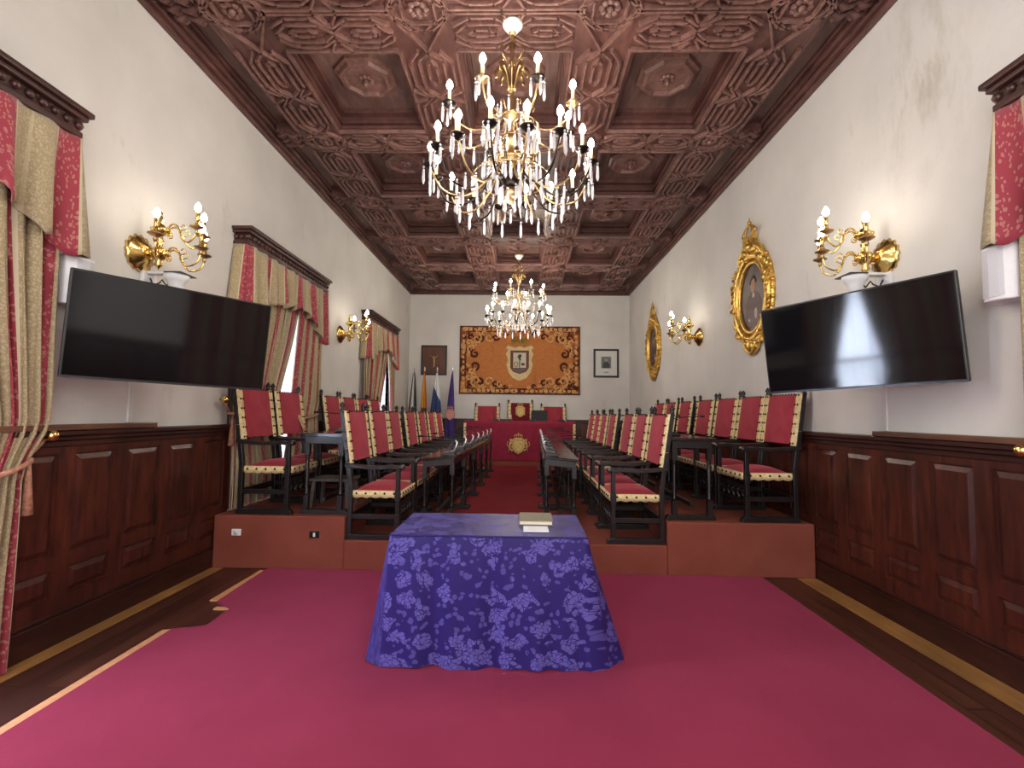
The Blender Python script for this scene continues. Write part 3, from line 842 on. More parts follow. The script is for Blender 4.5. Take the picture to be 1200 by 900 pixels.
# microphones
def make_mic(label):
    t = thing('desk_microphone', label, 'microphone')
    m = MB(); m.poly([(-.09,0),(-.09,.02),(.0,.045),(.06,.05),(.07,.0)], 'y', -.075, .075); m.build('base', M_black, t, bevel=.006)
    m = MB(); m.tube([(.05,-.05,.05),(.075,-.05,.10),(.085,-.045,.14),(.06,-.045,.165)], .011, 6); m.tube([(.05,-.05,.05),(.0,-.06,.04),(-.05,-.06,.03)], .008, 6); m.build('earpiece_hook', M_chrome, t)
    m = MB(); m.tube([(.03,.03,.045),(.03,.03,.11),(-.0,.03,.165),(-.08,.03,.19),(-.30,.03,.205)], .0045, 6); g = m.build('gooseneck', M_black, t)
    m = MB(); m.lathe([(.006,0),(.011,.01),(.011,.05),(.0,.055)], 8, T_(-.30,.03,.205) @ RY(-PI/2)); m.build('capsule', M_black, g)
    return t
mic = None
def put_mic(x, y, z, rz, label, group):
    global mic
    if mic is None:
        mic = make_mic(label); mic.location = (x,y,z); mic.rotation_euler = (0,0,rz); mic['group'] = group; return
    dup(mic, (x,y,z), rz, label, group)
def ontop(side, y, dx):   # height of sloping inner desk
    return ZL+.745-.035*(.5-dx/.40)
O7 = ORD
for i in range(7):
    y = 5.36+.72*i
    put_mic(inner_x(-1, y)+.105, y, ontop(-1, y, .06)+.002, 0, 'black desk microphone with bright hook, %s from the front on the inner left desks' % O7[i], 'inner left microphones')
for i in range(7):
    y = 5.45+.69*i
    put_mic(inner_x(1, y)-.105, y, ontop(1, y, .06)+.002, PI, 'black desk microphone with bright hook, %s from the front on the inner right desks' % O7[i], 'inner right microphones')
for i in range(6):
    put_mic(-1.83, 5.0+.8*i, ZU+.776, 0, 'black gooseneck microphone on the outer left desks, %s from the front' % (O7[i] if i < 5 else 'farthest'), 'outer left microphones')
for i in range(6):
    put_mic(1.55, 5.1+.78*i, ZU+.776, PI, 'black gooseneck microphone on the outer right desks, %s from the front' % (O7[i] if i < 5 else 'farthest'), 'outer right microphones')

# stool under the near left desk
t = thing('stool', 'small greyish wooden stool under the near desk of the left upper tier', 'stool', (-1.96, 5.1, ZU))
MB().box(-.21, .21, -.16, .16, .27, .30).build('seat', M_stool, t, bevel=.004)
for sx in (-1, 1):
    for sy in (-1, 1):
        MB().hexa([(sx*.19-.016,sy*.14-.016,0),(sx*.19+.016,sy*.14-.016,0),(sx*.19+.016,sy*.14+.016,0),(sx*.19-.016,sy*.14+.016,0),
                   (sx*.17-.018,sy*.12-.018,.27),(sx*.17+.018,sy*.12-.018,.27),(sx*.17+.018,sy*.12+.018,.27),(sx*.17-.018,sy*.12+.018,.27)]).build('leg', M_stool, t)

# ------------------------------------------------------------------ dais table, cloth, things on it
DT = 1.30
m = MB()
x0, x1, y0, y1 = -1.36, 1.255, 11.32, 11.82
def fcl(u, v):
    # front fall then top
    if v < .75:
        q = v/.75; z = .387+(DT-.387)*q; w = .012*math.sin(u*44)*(1-q)
        return (x0+(x1-x0)*u, y0+w-.012*(1-q), z)
    q = (v-.75)/.25; return (x0+(x1-x0)*u, y0+(y1-y0)*q, DT)
m.grid(110, 16, fcl, True)
for X in (x0, x1): m.add([(X,y0-.01,.387),(X,y1,.387),(X,y1,DT),(X,y0,DT)], [(0,1,2,3)])
cl = m.build('table_cover', M_redcloth, None)
tag(cl, 'crimson cloth with gold crest covering the long council table at the far end', 'tablecloth')
m = MB(); crest(m, T_(-.075, y0-.022, .735) @ RX(PI/2), .35, True, True); m.build('gold_crest', M_crest, cl)
for X in (x0+.03, x1-.03):
    g = MB()
    def fg_(u, v): return (X-.03+.06*u+.006*math.sin(v*60), y0-.024, .40+(DT-.05-.40)*v)
    g.grid(2, 60, fg_); g.build('gold_fringe', M_fringe, cl, thick=.006)
t = MB().box(x0+.06, x1-.06, y0+.06, y1-.05, DT-.06, DT-.012)
# laptop
t = thing('laptop', 'dark open laptop on the right part of the council table', 'laptop', (.42, 11.6, DT))
MB().box(-.19, .19, -.12, .13, .0, .018).build('keyboard_base', M_black, t)
MB().box(-.19, .19, 0, .01, 0, .25, T_(0,-.12,.018) @ RX(.25)).build('lid', simple('dark_grey_lid', (52,54,56), .5), t)
for i, (x, y) in enumerate(((-.62,11.5),(-.30,11.45),(.25,11.45),(.95,11.5))):
    put_mic(x, y, DT+.002, PI/2, 'black microphone on the council table, %s from the left' % ('first','second','third','fourth')[i], 'council table microphones')

# ------------------------------------------------------------------ front table with purple damask
def make_cloth():
    bx0, bx1, by0, by1, H = -.775, .395, 2.895, 3.53, .752
    cx, cy = (bx0+bx1)/2, (by0+by1)/2
    m = MB(); N = 240
    per = []
    corners = [(bx0,by0),(bx1,by0),(bx1,by1),(bx0,by1)]
    import bisect
    sl = [bx1-bx0, by1-by0, bx1-bx0, by1-by0]; tot = sum(sl)
    def pt(s):
        s %= tot; k = 0
        while s > sl[k]: s -= sl[k]; k += 1
        a, b = corners[k], corners[(k+1) % 4]; q = s/sl[k]
        d = (b[0]-a[0], b[1]-a[1]); L = sl[k]
        return (a[0]+d[0]*q, a[1]+d[1]*q, d[1]/L, -d[0]/L, k, q, L)
    rows = 18; v = []; uv = []; 
    for j in range(rows+1):
        h = j/rows
        for i in range(N):
            s = tot*i/N; x, y, nx, ny, k, q, L = pt(s)
            dc = min(q, 1-q)*L                     # distance from corner
            ex = Vector((x-cx, y-cy)); 
            # corner flare
            fl = math.exp(-(dc/.10)**2)
            cd = Vector((1 if x > cx else -1, 1 if y > cy else -1)).normalized()
            big = .05 if (x > cx) else .04
            if y > cy: big *= .5
            w = (.040*(abs(math.sin(s*8.5+1.1*math.sin(s*3)))**1.5-.4)*h**1.1 + .010*math.sin(s*37+.7)*h)*min(1, .25+dc/.12)
            off = .012*(1-(1-h)**6) + .03*h + w
            df = abs(y-by0)
            if ny == 0: off += (.16 if nx > 0 else .075)*h**1.1*math.exp(-((df-.13)/.085)**2) + .03*h
            px = x + nx*off + cd.x*fl*big*h**1.15
            py = y + ny*off + cd.y*fl*big*.35*h**1.15
            z = H - (H-.018)*h if h > 0 else H
            z = max(.014, z + .006*math.sin(s*9)*h - .0)
            v.append((px, py, z)); uv.append((s, 2+h*.78))
    f = []
    for j in range(rows):
        for i in range(N):
            k = (i+1) % N; f.append((j*N+i, (j+1)*N+i, (j+1)*N+k, j*N+k))
    # seam column for the uv wrap is at the hidden back-left corner start
    m.add(v, f, True, None, uv)
    m.grid(30, 16, lambda u, w: (bx0+(bx1-bx0)*u, by0+(by1-by0)*w, H+.0015*math.sin(u*23)*math.sin(w*17)), True, lambda u, w: (u*1.17+5, w*.63+3))
    # hem seam roll along the front edge
    o = m.build('tablecloth', M_damask)
    h = MB(); h.tube([(bx0+(bx1-bx0)*i/40, by0-.004+.002*math.sin(i), H-.002) for i in range(41)], .006, 6); h.build('edge_seam', M_damask, o)
    return tag(o, 'purple damask cloth covering the front table down to the floor', 'tablecloth')
cloth = make_cloth()
# book and leaflet
t = thing('book', 'closed book with olive grey cover on the purple tablecloth', 'book', (.1, 3.30, .7545), -.01)
MB().box(-.11, .11, -.13, .13, 0, .006).box(-.11, .11, -.13, .13, .026, .032).box(-.112, -.104, -.13, .13, .004, .028).build('cover', simple('olive_cover', (124,116,92), .6), t, bevel=.002)
MB().box(-.104, .104, -.124, .124, .006, .026).build('pages', simple('paper_edge', (222,214,192), .9, 0, .2, .06, 200), t)
o = MB().box(-.078, .078, -.07, .07, 0, .004).build('paper_note', simple('white_paper', (236,236,240), .8, 0, .2, .03), None, (.095, 3.07, .755))
tag(o, 'small white sheet of paper in front of the book', 'paper')

# ------------------------------------------------------------------ televisions, speakers, cameras
def tv(label, near, far, z0, h, tilt, roll):
    n = Vector(near); f = Vector(far); d = f-n; W = d.length; ang = math.atan2(d.y, d.x)
    t = thing('television', label, 'television', ((n.x+f.x)/2, (n.y+f.y)/2, z0), ang)
    left = n.x < 0
    s = -1 if left else 1       # screen faces local -Y for left wall, +Y for right
    M = T_(0,0,h/2) @ RX(tilt if left else -tilt) @ RY(roll) @ T_(0,0,-h/2)
    MB().box(-W/2, W/2, min(0, -s*.045), max(0, -s*.045), 0, h, M).build('bezel', M_black, t, bevel=.006)
    MB().box(-W/2+.012, W/2-.012, min(s*.003, -s*.002), max(s*.003, -s*.002), .018, h-.012, M).build('screen', M_screen, t)
    MB().box(-W/2, W/2, min(s*.004, -s*.002), max(s*.004, -s*.002), .0, .012, M).build('lower_rim', simple('grey_rim', (70,70,74), .3, .6), t)
    # wall bracket: plate behind the set and an arm to the wall
    m = MB(); m.box(-.2, .2, min(-s*.045, -s*.07), max(-s*.045, -s*.07), h*.25, h*.75, M)
    wallx = XL+.02 if left else XR-.02
    inv = (T_(*t.location) @ RZ(ang)).inverted()
    p1 = inv @ Vector((wallx, (n.y+f.y)/2-.15, z0+h*.5)); p2 = M @ Vector((0, -s*.07, h*.5))
    mid = (p1+p2)/2+Vector((.12,0,0)); m.tube([p1, mid, p2], .022, 6)
    m.build('wall_bracket', M_black, t)
    return t
tv('large black television on a swivel arm, on the left wall', (-2.77,2.83), (-2.0,3.715), 1.648, .67, math.radians(6), math.radians(1.6))
tv('large black television reflecting a window, on the right wall', (2.585,2.86), (1.92,3.84), 1.672, .665, math.radians(6), math.radians(1.9))
for side, X, sx, y in (('left', XL, 1, 2.99), ('right', XR, -1, 2.70)):
    t = thing('wall_speaker', 'white loudspeaker mounted high on the %s wall beside the television' % side, 'speaker', (X, y, 2.13))
    m = MB(); pts = [(0,-.11),(0,.11),(sx*.10,.10),(sx*.15,.05),(sx*.16,0),(sx*.15,-.05),(sx*.10,-.10)]
    m.poly(pts, 'z', 0, .31); m.build('cabinet', M_white, t, bevel=.008)
    g = MB(); g.poly([(p[0]*1.02+sx*.004, p[1]*.9) for p in pts[2:]] + [(sx*.09,-.085),(sx*.09,.085)][::1], 'z', .02, .29); g.build('grille', simple('pale_grille_'+side, (196,196,200), .7, 0, .3, .1, 400), t)
def camera_unit(label, X, sx, y, z):
    t = thing('video_camera', label, 'camera', (X, y, z))
    MB().box(min(0,sx*.03), max(0,sx*.03), -.07, .07, -.05, .05).build('wall_plate', M_white, t, bevel=.005)
    MB().box(min(sx*.02,sx*.30), max(sx*.02,sx*.30), -.035, .035, .03, .05).build('bracket_arm', M_white, t, bevel=.004)
    m = MB(); m.lathe([(.0,.028),(.085,.028),(.09,.01),(.07,-.02),(.055,-.04),(.05,-.09),(.03,-.115),(.0,-.12)], 16, T_(sx*.24,0,0)); m.build('camera_body', M_white, t)
    m = MB(); m.box(min(sx*.2,sx*.335), max(sx*.2,sx*.335), -.09, .09, .026, .034); m.build('dark_vent', M_black, t)
    m = MB(); m.tube([(sx*.03,0,.0),(sx*.08,-.03,-.06),(sx*.12,-.02,-.04),(sx*.1,.03,.0),(sx*.14,.03,-.05),(sx*.2,0,-.02)], .006, 6); m.build('cable', M_black, t)
camera_unit('white video camera on a bracket under the near left wall lamp', XL, 1, 3.66, 2.50)
camera_unit('white video camera on a bracket under the near right wall lamp', XR, -1, 3.66, 2.52)
for X, sx, y in ((XL, 1, 3.57), (XR, -1, 3.72)):
    o = MB().box(min(X,X+sx*.014), max(X,X+sx*.014), y-.02, y+.02, 1.38, 2.2).build('cable_duct', M_duct)
    tag(o, 'white cable duct running down the %s wall below the television' % ('left' if sx > 0 else 'right'), 'cable duct')

# ------------------------------------------------------------------ sockets on the platform front
t = thing('wall_socket', 'white power socket on the left platform front', 'socket', (-2.67, PF, .335))
MB().box(-.045, .045, -.012, 0, -.03, .03).build('cover_plate', M_white, t, bevel=.004)
MB().lathe([(0,0),(.018,0),(.02,.004),(.02,.008),(.0,.008)], 12, T_(0,-.012,0) @ RX(PI/2)).build('outlet', M_duct, t)
t = thing('wall_socket', 'black socket plate with white centre on the left platform front', 'socket', (-1.93, PF, .325))
MB().box(-.045, .045, -.012, 0, -.032, .032).build('cover_plate', M_black, t, bevel=.004)
MB().box(-.01, .01, -.016, -.012, -.018, .018).build('outlet', M_white, t)

# ------------------------------------------------------------------ lights: chandeliers and sconces
def bulb_prof(s=1): return [(.008*s,0),(.014*s,.008*s),(.021*s,.022*s),(.020*s,.034*s),(.012*s,.052*s),(.0,.068*s)]
def bez(p, n=8):
    P = [Vector(q) for q in p]; out = []
    # catmull-rom
    P = [P[0]*2-P[1]] + P + [P[-1]*2-P[-2]]
    for i in range(1, len(P)-2):
        for k in range(n):
            t = k/n
            out.append(.5*((2*P[i])+(P[i+1]-P[i-1])*t+(2*P[i-1]-5*P[i]+4*P[i+1]-P[i+2])*t*t+(3*P[i]-P[i-1]-3*P[i+1]+P[i+2])*t**3))
    out.append(P[-2]); return out
def prism_mb(m, M, L=.13):
    m.ball((0,0,-.008), .009, 6, M)
    m.lathe([(.0,-.02),(.008,-.026),(.010,-.05),(.012,-.02-L*.75),(.006,-.02-L*.93),(.0,-.02-L)], 6, M, False)
Zc = 3.0
def make_chandelier(label, group):
    t = thing('chandelier', label, 'chandelier', (0,0,Zc), 0, group)
    z = lambda a: a-Zc
    MB().lathe([(.0,z(3.10)),(.02,z(3.11)),(.035,z(3.14)),(.015,z(3.17)),(.03,z(3.19)),(.05,z(3.2)),(.02,z(3.22)),(.03,z(3.25))], 14).build('bottom_finial', M_brassold, t)
    MB().lathe([(.03,z(3.24)),(.075,z(3.28)),(.085,z(3.33)),(.06,z(3.39)),(.03,z(3.42))], 16).build('dark_vase', M_darkmetal, t)
    m = MB().lathe([(.03,z(3.42)),(.09,z(3.45)),(.10,z(3.47)),(.04,z(3.49)),(.025,z(3.55)),(.03,z(3.58)),(.05,z(3.60)),(.03,z(3.64)),(.022,z(3.74)),(.03,z(3.78)),(.065,z(3.81)),(.07,z(3.84)),(.035,z(3.87)),
                    (.02,z(3.92)),(.018,z(4.02)),(.035,z(4.05)),(.02,z(4.08)),(.014,z(4.2)),(.016,z(4.36)),(.03,z(4.40)),(.014,z(4.43)),(.014,z(4.5))], 16)
    m.build('column', M_brassold, t)
    m = MB()                                                   # acanthus spray and top hooks
    for k in range(8):
        a = 2*PI*k/8
        m.tube(bez([(.02,0,z(4.02)),(.05,0,z(4.14)),(.09,0,z(4.20)),(.125,0,z(4.17)),(.12,0,z(4.13))], 5), [.010+.012*math.sin(PI*i/20) for i in range(21)], 6, RZ(a), flat=.5)
    m.build('leaf_spray', M_brassold, t)
    for k in range(4):
        m = MB(); m.tube(bez([(.012,0,z(4.26)),(.05,0,z(4.24)),(.10,0,z(4.27)),(.115,0,z(4.33)),(.095,0,z(4.345))], 5), .009, 6, RZ(PI/4+k*PI/2)); m.ball((.095,0,z(4.345)), .011, 6, RZ(PI/4+k*PI/2)); m.build('scroll_hook', M_brassold, t)
    m = MB().lathe([(.014,z(4.48)),(.03,z(4.50)),(.05,z(4.53)),(.075,z(4.56)),(.08,z(4.585)),(.06,z(4.59)),(.03,z(4.60))], 20)
    for k in range(14): a = 2*PI*k/14; m.ball((.08*math.cos(a), .08*math.sin(a), z(4.60)), .016, 6, None, (1,1,1.4))
    m.build('crown_cap', M_brassold, t)
    MB().lathe([(.032,z(4.50)),(.055,z(4.53)),(.079,z(4.56)),(.083,z(4.575))], 20).build('white_glass_cup', M_white, t)
    m = MB()
    for k in range(8): m.tube([(0.011*math.cos(q*PI/3)*(k % 2), .011*math.cos(q*PI/3)*(1-k % 2), z(4.60)+.027*k+.018*math.sin(q*PI/3)) for q in range(6)], .004, 5, None, True, True)
    m.build('chain', M_brassold, t)
    # shared meshes
    proto_b = [None]
    pr = [None]
    def prism(parent, p):
        if pr[0] is None:
            m = MB(); prism_mb(m, None, .125); pr[0] = m.build('crystal_prism', M_crystal, parent, p); return
        o = pr[0].copy(); COL.objects.link(o); o.parent = parent; o.location = p
    def arm(M_path, R, zc, ang, mat, pans):
        m = MB(); path = bez(M_path, 6); m.tube(path, .0075, 6, RZ(ang))
        m.tube(bez([M_path[1], tuple(Vector(M_path[1])+Vector((.05,0,.05))), tuple(Vector(M_path[1])+Vector((.09,0,.03))), tuple(Vector(M_path[1])+Vector((.08,0,.0)))], 4), .005, 5, RZ(ang))
        a = m.build('arm', mat, t)
        M = RZ(ang) @ T_(R, 0, zc)
        MB().lathe([(.006,-.03),(.02,-.02),(.05,.0),(.054,.008),(.02,.008),(.02,.02)], 14, M).build('drip_pan', pans, a)
        MB().lathe([(.013,.01),(.013,.115),(.010,.118)], 10, M).build('candle_sleeve', M_candle, a)
        MB().lathe(bulb_prof(1.15), 10, M @ T_(0,0,.118)).build('bulb', M_bulb, a)
        for q in (PI*.5, -PI*.5, 0): prism(a, M @ Vector((.05*math.cos(q), .05*math.sin(q), -.003)))
        lo = min(path, key=lambda p: p[2]); prism(a, RZ(ang) @ Vector((lo[0], lo[1], lo[2]-.006)))
    for k in range(8):
        arm([(.03,0,z(3.84)),(.10,0,z(3.80)),(.20,0,z(3.68)),(.33,0,z(3.63)),(.45,0,z(3.68)),(.50,0,z(3.765))], .50, z(3.785), PI/8+k*PI/4, M_brassold, M_brassold if k % 2 else M_darkmetal)
    for k in range(16):
        zz = 3.37 if k % 2 else 3.345
        arm([(.05,0,z(3.34)),(.12,0,z(3.38)),(.22,0,z(3.24)),(.36,0,z(3.14)),(.52,0,z(3.17)),(.62,0,z(zz-.02))], .62, z(zz), PI/16+k*PI/8, M_darkmetal if k % 2 else M_brassold, M_darkmetal)
    m = MB()                                                   # the many small drops round the hub
    for (n, R, zz) in ((14,.13,3.60),(16,.22,3.70),(18,.18,3.36),(20,.30,3.30),(14,.42,3.24),(10,.11,3.9),(8,.08,3.22)):
        for k in range(n):
            a = 2*PI*k/n+R*7; prism_mb(m, T_(R*math.cos(a), R*math.sin(a), z(zz)+.02*math.sin(k*2.3)), .11)
    tag(m.build('crystal_drops', M_crystal, t), kind='stuff')
    for (R, zz) in ((.13,3.60),(.22,3.70),(.18,3.36),(.30,3.30)):
        MB().tube([(R*math.cos(2*PI*k/32), R*math.sin(2*PI*k/32), z(zz)+.004) for k in range(32)], .004, 5, None, True, True).build('drop_ring', M_brassold, t)
    return t
c1 = make_chandelier('large brass chandelier with crystal prisms and lit candle bulbs, nearest the camera', None)
c1.location = (CX-.01, 3.66, Zc)
c2 = dup(c1, (CX+.01, 9.3, Zc), .1, 'crystal chandelier farther away, hanging in front of the tapestry')

def make_sconce(label, group=None, mir=1):
    """local +X out of the wall, z 0 at the plate centre"""
    t = thing('wall_sconce', label, 'wall lamp', (0,0,0), 0, group)
    m = MB().lathe([(.0,0),(.135,0),(.14,.012),(.12,.03),(.09,.045),(.07,.07),(.04,.085),(.0,.09)], 32, RY(PI/2), True, 16, .06)
    m.build('back_plate', M_brass, t)
    m = MB(); m.tube([(.06,0,0),(.12,0,.0),(.16,0,.0)], [.04,.03,.04], 10)
    m.lathe([(.0,-.13),(.012,-.11),(.03,-.09),(.02,-.06),(.045,-.03),(.06,.0),(.045,.035),(.02,.05),(.018,.08),(.028,.10),(.018,.12),(.02,.14),(.055,.165),(.06,.19),(.03,.215),(.018,.235),(.026,.25),(.012,.27),(.014,.285),(.006,.30),(.011,.315),(.0,.33)], 14, T_(.16,0,0), True)
    for k in range(8): m.ball((.16+.05*math.cos(k*PI/4), .05*math.sin(k*PI/4), .0), .022, 6); m.ball((.16+.05*math.cos(k*PI/4), .05*math.sin(k*PI/4), .18), .018, 6)
    m.build('stem', M_brass, t)
    def arm(ang, z0, zc, R):
        M0 = T_(.16,0,0) @ RZ(ang)
        m = MB(); m.tube(bez([(.04,0,z0),(.09,0,z0+.05),(.14,0,z0+.02),(.16,0,z0-.05),(.21,0,z0-.09),(R-.02,0,z0-.05),(R,0,zc-.02)], 6), .0075, 6, M0)
        m.tube(bez([(.15,0,z0-.01),(.19,0,z0+.02),(.175,0,z0+.045),(.155,0,z0+.03)], 5), .005, 6, M0)
        m.tube(bez([(.06,0,z0+.02),(.08,0,z0-.03),(.055,0,z0-.045),(.05,0,z0-.02)], 5), .005, 6, M0)
        a = m.build('arm', M_brass, t); M = M0 @ T_(R, 0, zc)
        MB().lathe([(.008,-.05),(.016,-.03),(.01,-.015),(.05,.005),(.052,.012),(.016,.012),(.02,.03),(.014,.035)], 12, M).build('drip_pan', M_brassold, a)
        MB().lathe([(.014,.03),(.014,.125),(.01,.128)], 10, M).build('candle_sleeve', M_brass, a)
        MB().lathe(bulb_prof(1.15), 10, M @ T_(0,0,.128)).build('bulb', M_bulbw, a)
    for ang in (-1.0, .12, PI*.27): arm(mir*ang, 0, .05, .30)
    for ang in (0.02, PI/4): arm(mir*ang, .18, .20, .28)
    return t
s1 = make_sconce('gilded five-arm wall lamp above the left television'); s1.location = (XL, 3.57, 2.67)
dup(s1, (XL, 7.65, 2.72), 0, 'gilded five-arm wall lamp between the two far left windows')
# mirrored pair on the right wall: rotate half a turn
s2 = make_sconce('gilded five-arm wall lamp above the right television', None, -1); s2.location = (XR, 3.66, 2.69); s2.rotation_euler = (0, 0, PI)
dup(s2, (XR, 7.5, 2.70), PI, 'gilded five-arm wall lamp between the two oval portraits')

# ------------------------------------------------------------------ oval portraits on the right wall
t_ = NT('old_portrait_paint'); t_.bsdf(.4, 0, .4); co = t_.coord('Generated'); n = t_.noise(co, 5, 5)
t_.base(t_.ramp(n, [(.3, lin((58,46,44))), (.7, lin((92,78,74)))])); M_paint = t_.m
M_flesh = simple('painted_flesh', (150,112,88), .5); M_robe = simple('painted_robe', (70,44,42), .5, 0, .4, .3, 12); M_lace = simple('painted_lace', (150,140,128), .5, 0, .4, .3, 20)
def oval_portrait(label):
    """local: X along the wall width, Z up, -Y out of the wall"""
    t = thing('oval_portrait', label, 'picture')
    a, b = .31, .40
    el = lambda ra, rb, k, n, y: (ra*math.cos(2*PI*k/n), y, rb*math.sin(2*PI*k/n))
    n = 48
    m = MB(); m.add([el(a, b, k, n, -.02) for k in range(n)], [tuple(range(n))]); cv = m.build('painting', M_paint, t)
    m = MB(); m.ball((0,-.02,.14), .075, 12, None, (.85,.12,1.15)); m.build('painted_face', M_flesh, cv)
    m = MB(); m.poly([(-.04,.07),(.04,.07),(.12,.03),(.19,-.06),(.2,-.28),(.1,-.355),(-.1,-.355),(-.2,-.28),(-.19,-.06),(-.12,.03)], 'y', -.0235, -.021); m.build('painted_robe', M_robe, cv)
    m = MB(); m.ball((.01,-.0225,.03), .04, 8, None, (1,.06,1)); m.ball((.06,-.0225,-.2), .05, 8, None, (.8,.06,1.5)); m.ball((-.10,-.0225,-.26), .03, 8, None, (1,.06,.8)); m.build('painted_lace', M_lace, cv)
    m = MB(); m.tube([(0,-.021,.19+.02*math.sin(k)) if False else (.07*math.cos(PI*k/8), -.022, .17+.075*math.sin(PI*k/8)) for k in range(9)], .02, 6, flat=.1); m.build('painted_hair', simple('painted_dark_hair', (48,38,34), .6), cv)
    m = MB()
    m.tube([el(a+.02, b+.02, k, 64, -.035) for k in range(64)], .024, 8, None, True, True)
    m.tube([el(a+.085, b+.10, k, 64, -.03) for k in range(64)], .05, 8, None, True, True)
    m.tube([el(a+.14, b+.17, k, 64, -.02) for k in range(64)], .03, 8, None, True, True)
    rnd = random.Random(3)
    for k in range(64):                       # carved leaves
        q = 2*PI*k/64
        ra = rnd.uniform(.05, .16); c = Vector((math.cos(q)*(a+ra), -.055-rnd.uniform(0,.02), math.sin(q)*(b+ra*1.2)))
        d = Vector((math.cos(q+.9), 0, math.sin(q+.9)))*.045
        m.tube([c-d, c+Vector((math.cos(q),-.3,math.sin(q)))*.02, c+d, c+d*1.1+Vector((0,.02,0))], [.008,.022,.016,.004], 6)
    for k in range(40):
        q = 2*PI*k/40; m.ball((math.cos(q)*(a+.165), -.03, math.sin(q)*(b+.20)), .022+.008*(k % 2), 6)
    fr = m.build('carved_frame', M_gold, t)
    m = MB()
    for s in (-1, 1):                         # scrolled shoulders and crown
        m.tube(bez([(s*.30,-.04,.40),(s*.26,-.05,.52),(s*.16,-.05,.58),(s*.1,-.05,.66),(s*.03,-.05,.68)], 6), [.02+.02*math.sin(PI*i/24) for i in range(25)], 7)
        for k in range(3): m.tube(bez([(s*.05,-.05,.70),(s*(.09+.035*k),-.06,.78),(s*.02,-.05,.88)], 6), .014, 6)
        m.ball((s*.2,-.05,.50), .045, 8); m.ball((s*.1,-.06,.55), .05, 8); m.ball((s*.24,-.05,.44), .03, 6)
    m.poly([(-.12,.68),(.12,.68),(.14,.73),(-.14,.73)], 'y', -.08, -.02); m.ball((0,-.05,.90), .028, 8); m.ball((0,-.06,.60), .06, 8)
    m.tube([(0,-.05,.92),(0,-.05,.97)], [.012,.004], 6)
    m.build('crown_ornament', M_gold, t)
    m = MB()
    m.ball((0,-.06,-.58), .075, 10, None, (1,.6,1)); 
    for s in (-1, 1):
        m.tube(bez([(s*.22,-.04,-.45),(s*.15,-.05,-.55),(s*.08,-.05,-.63),(0,-.05,-.68)], 6), [.02+.018*math.sin(PI*i/18) for i in range(19)], 7); m.ball((s*.12,-.05,-.60), .04, 8)
    m.build('shell_ornament', M_gold, t)
    return t
p1 = oval_portrait('oval portrait in a carved gilded frame with a crown, next to the right television')
p1.location = (XR, 5.72, 2.89); p1.rotation_euler = (0, 0, -PI/2)
dup(p1, (XR, 10.03, 2.88), -PI/2, 'oval portrait in a carved gilded frame, the far one near the back wall corner')

# ------------------------------------------------------------------ back wall: tapestry, crucifix panel, framed picture
t_ = NT('tapestry_field'); t_.bsdf(.95, 0, .1); co = t_.coord('Object'); n = t_.noise(t_.coord('Object', (1,1,6)), 9, 4); w = t_.noise(t_.coord('Object', (9,1,.5)), 1.5, 3)
c = t_.ramp(n, [(.3, lin((170,104,58))), (.7, lin((192,126,74)))]); t_.base(t_.mix(t_.ramp(w, [(.55,(0,0,0)),(.75,(.4,.4,.4))]), c, lin((150,86,54)))); t_.bump(t_.noise(co, 120, 2), .3, .004); M_tap = t_.m
t_ = NT('tapestry_border'); t_.bsdf(.95, 0, .1); co = t_.coord('Object'); v = t_.voro(co, 9, 'F1', 'Color'); n = t_.noise(co, 16, 4); sv = t_.n('ShaderNodeSeparateColor'); t_.l(v, sv.inputs[0])
c = t_.ramp(t_.math('ADD', t_.math('MULTIPLY', sv.outputs[0], .5), t_.math('MULTIPLY', n, .5)), [(.25, lin((70,44,34))), (.45, lin((128,72,42))), (.6, lin((178,108,62))), (.75, lin((196,154,104)))]); t_.base(c); M_tapb = t_.m
M_tapscroll = simple('tapestry_scroll_cream', (204,158,104), .95, 0, .1, .3, 30); M_tapdark = simple('tapestry_scroll_dark', (84,48,40), .95, 0, .1, .3, 30)
M_cream = simple('tapestry_cream', (206,186,138), .95, 0, .1, .15, 30); M_tapgrey = simple('tapestry_grey', (196,190,174), .95, 0, .1, .1, 30); M_tapbrown = simple('tapestry_brown', (110,72,62), .95, 0, .1, .25, 30); M_tapolive = simple('tapestry_olive', (150,128,62), .95, 0, .1, .3, 30)
TX, TZ = -.07, 2.86
tp = thing('tapestry', 'large orange tapestry with a coat of arms and scrolled border on the back wall', 'tapestry', (TX, YB, TZ))
TW, TH = 1.555, .885
def fpt(u, v):
    x = -TW+2*TW*u; z = -TH+2*TH*v
    return (x, -.014-.005*math.sin(x*9+z)*(.5+.5*math.sin(z*3)), z+.02*(x/TW)*-.3)
m = MB(); m.grid(60, 30, fpt); m.build('woven_field', M_tap, tp, thick=.012)
def band(m, x0, x1, z0, z1, y0=-.034, y1=-.026): m.box(x0, x1, y0, y1, z0, z1)
m = MB(); band(m, -TW, TW, TH-.14, TH-.03); band(m, -TW, TW, -TH+.03, -TH+.14); band(m, -TW, -TW+.16, -TH+.14, TH-.14); band(m, TW-.16, TW, -TH+.14, TH-.14)
bd = m.build('border', M_tapb, tp)
m = MB()
for (x0, x1, z0, z1) in ((-TW,TW,TH-.03,TH),(-TW,TW,-TH,-TH+.03),(-TW,-TW+.03,-TH,TH),(TW-.03,TW,-TH,TH)): band(m, x0, x1, z0, z1, -.038, -.024)
for (x0, x1, z0, z1) in ((-TW+.16,TW-.16,TH-.155,TH-.14),(-TW+.16,TW-.16,-TH+.14,-TH+.155),(-TW+.16,-TW+.175,-TH+.14,TH-.14),(TW-.175,TW-.16,-TH+.14,TH-.14)): band(m, x0, x1, z0, z1, -.038, -.024)
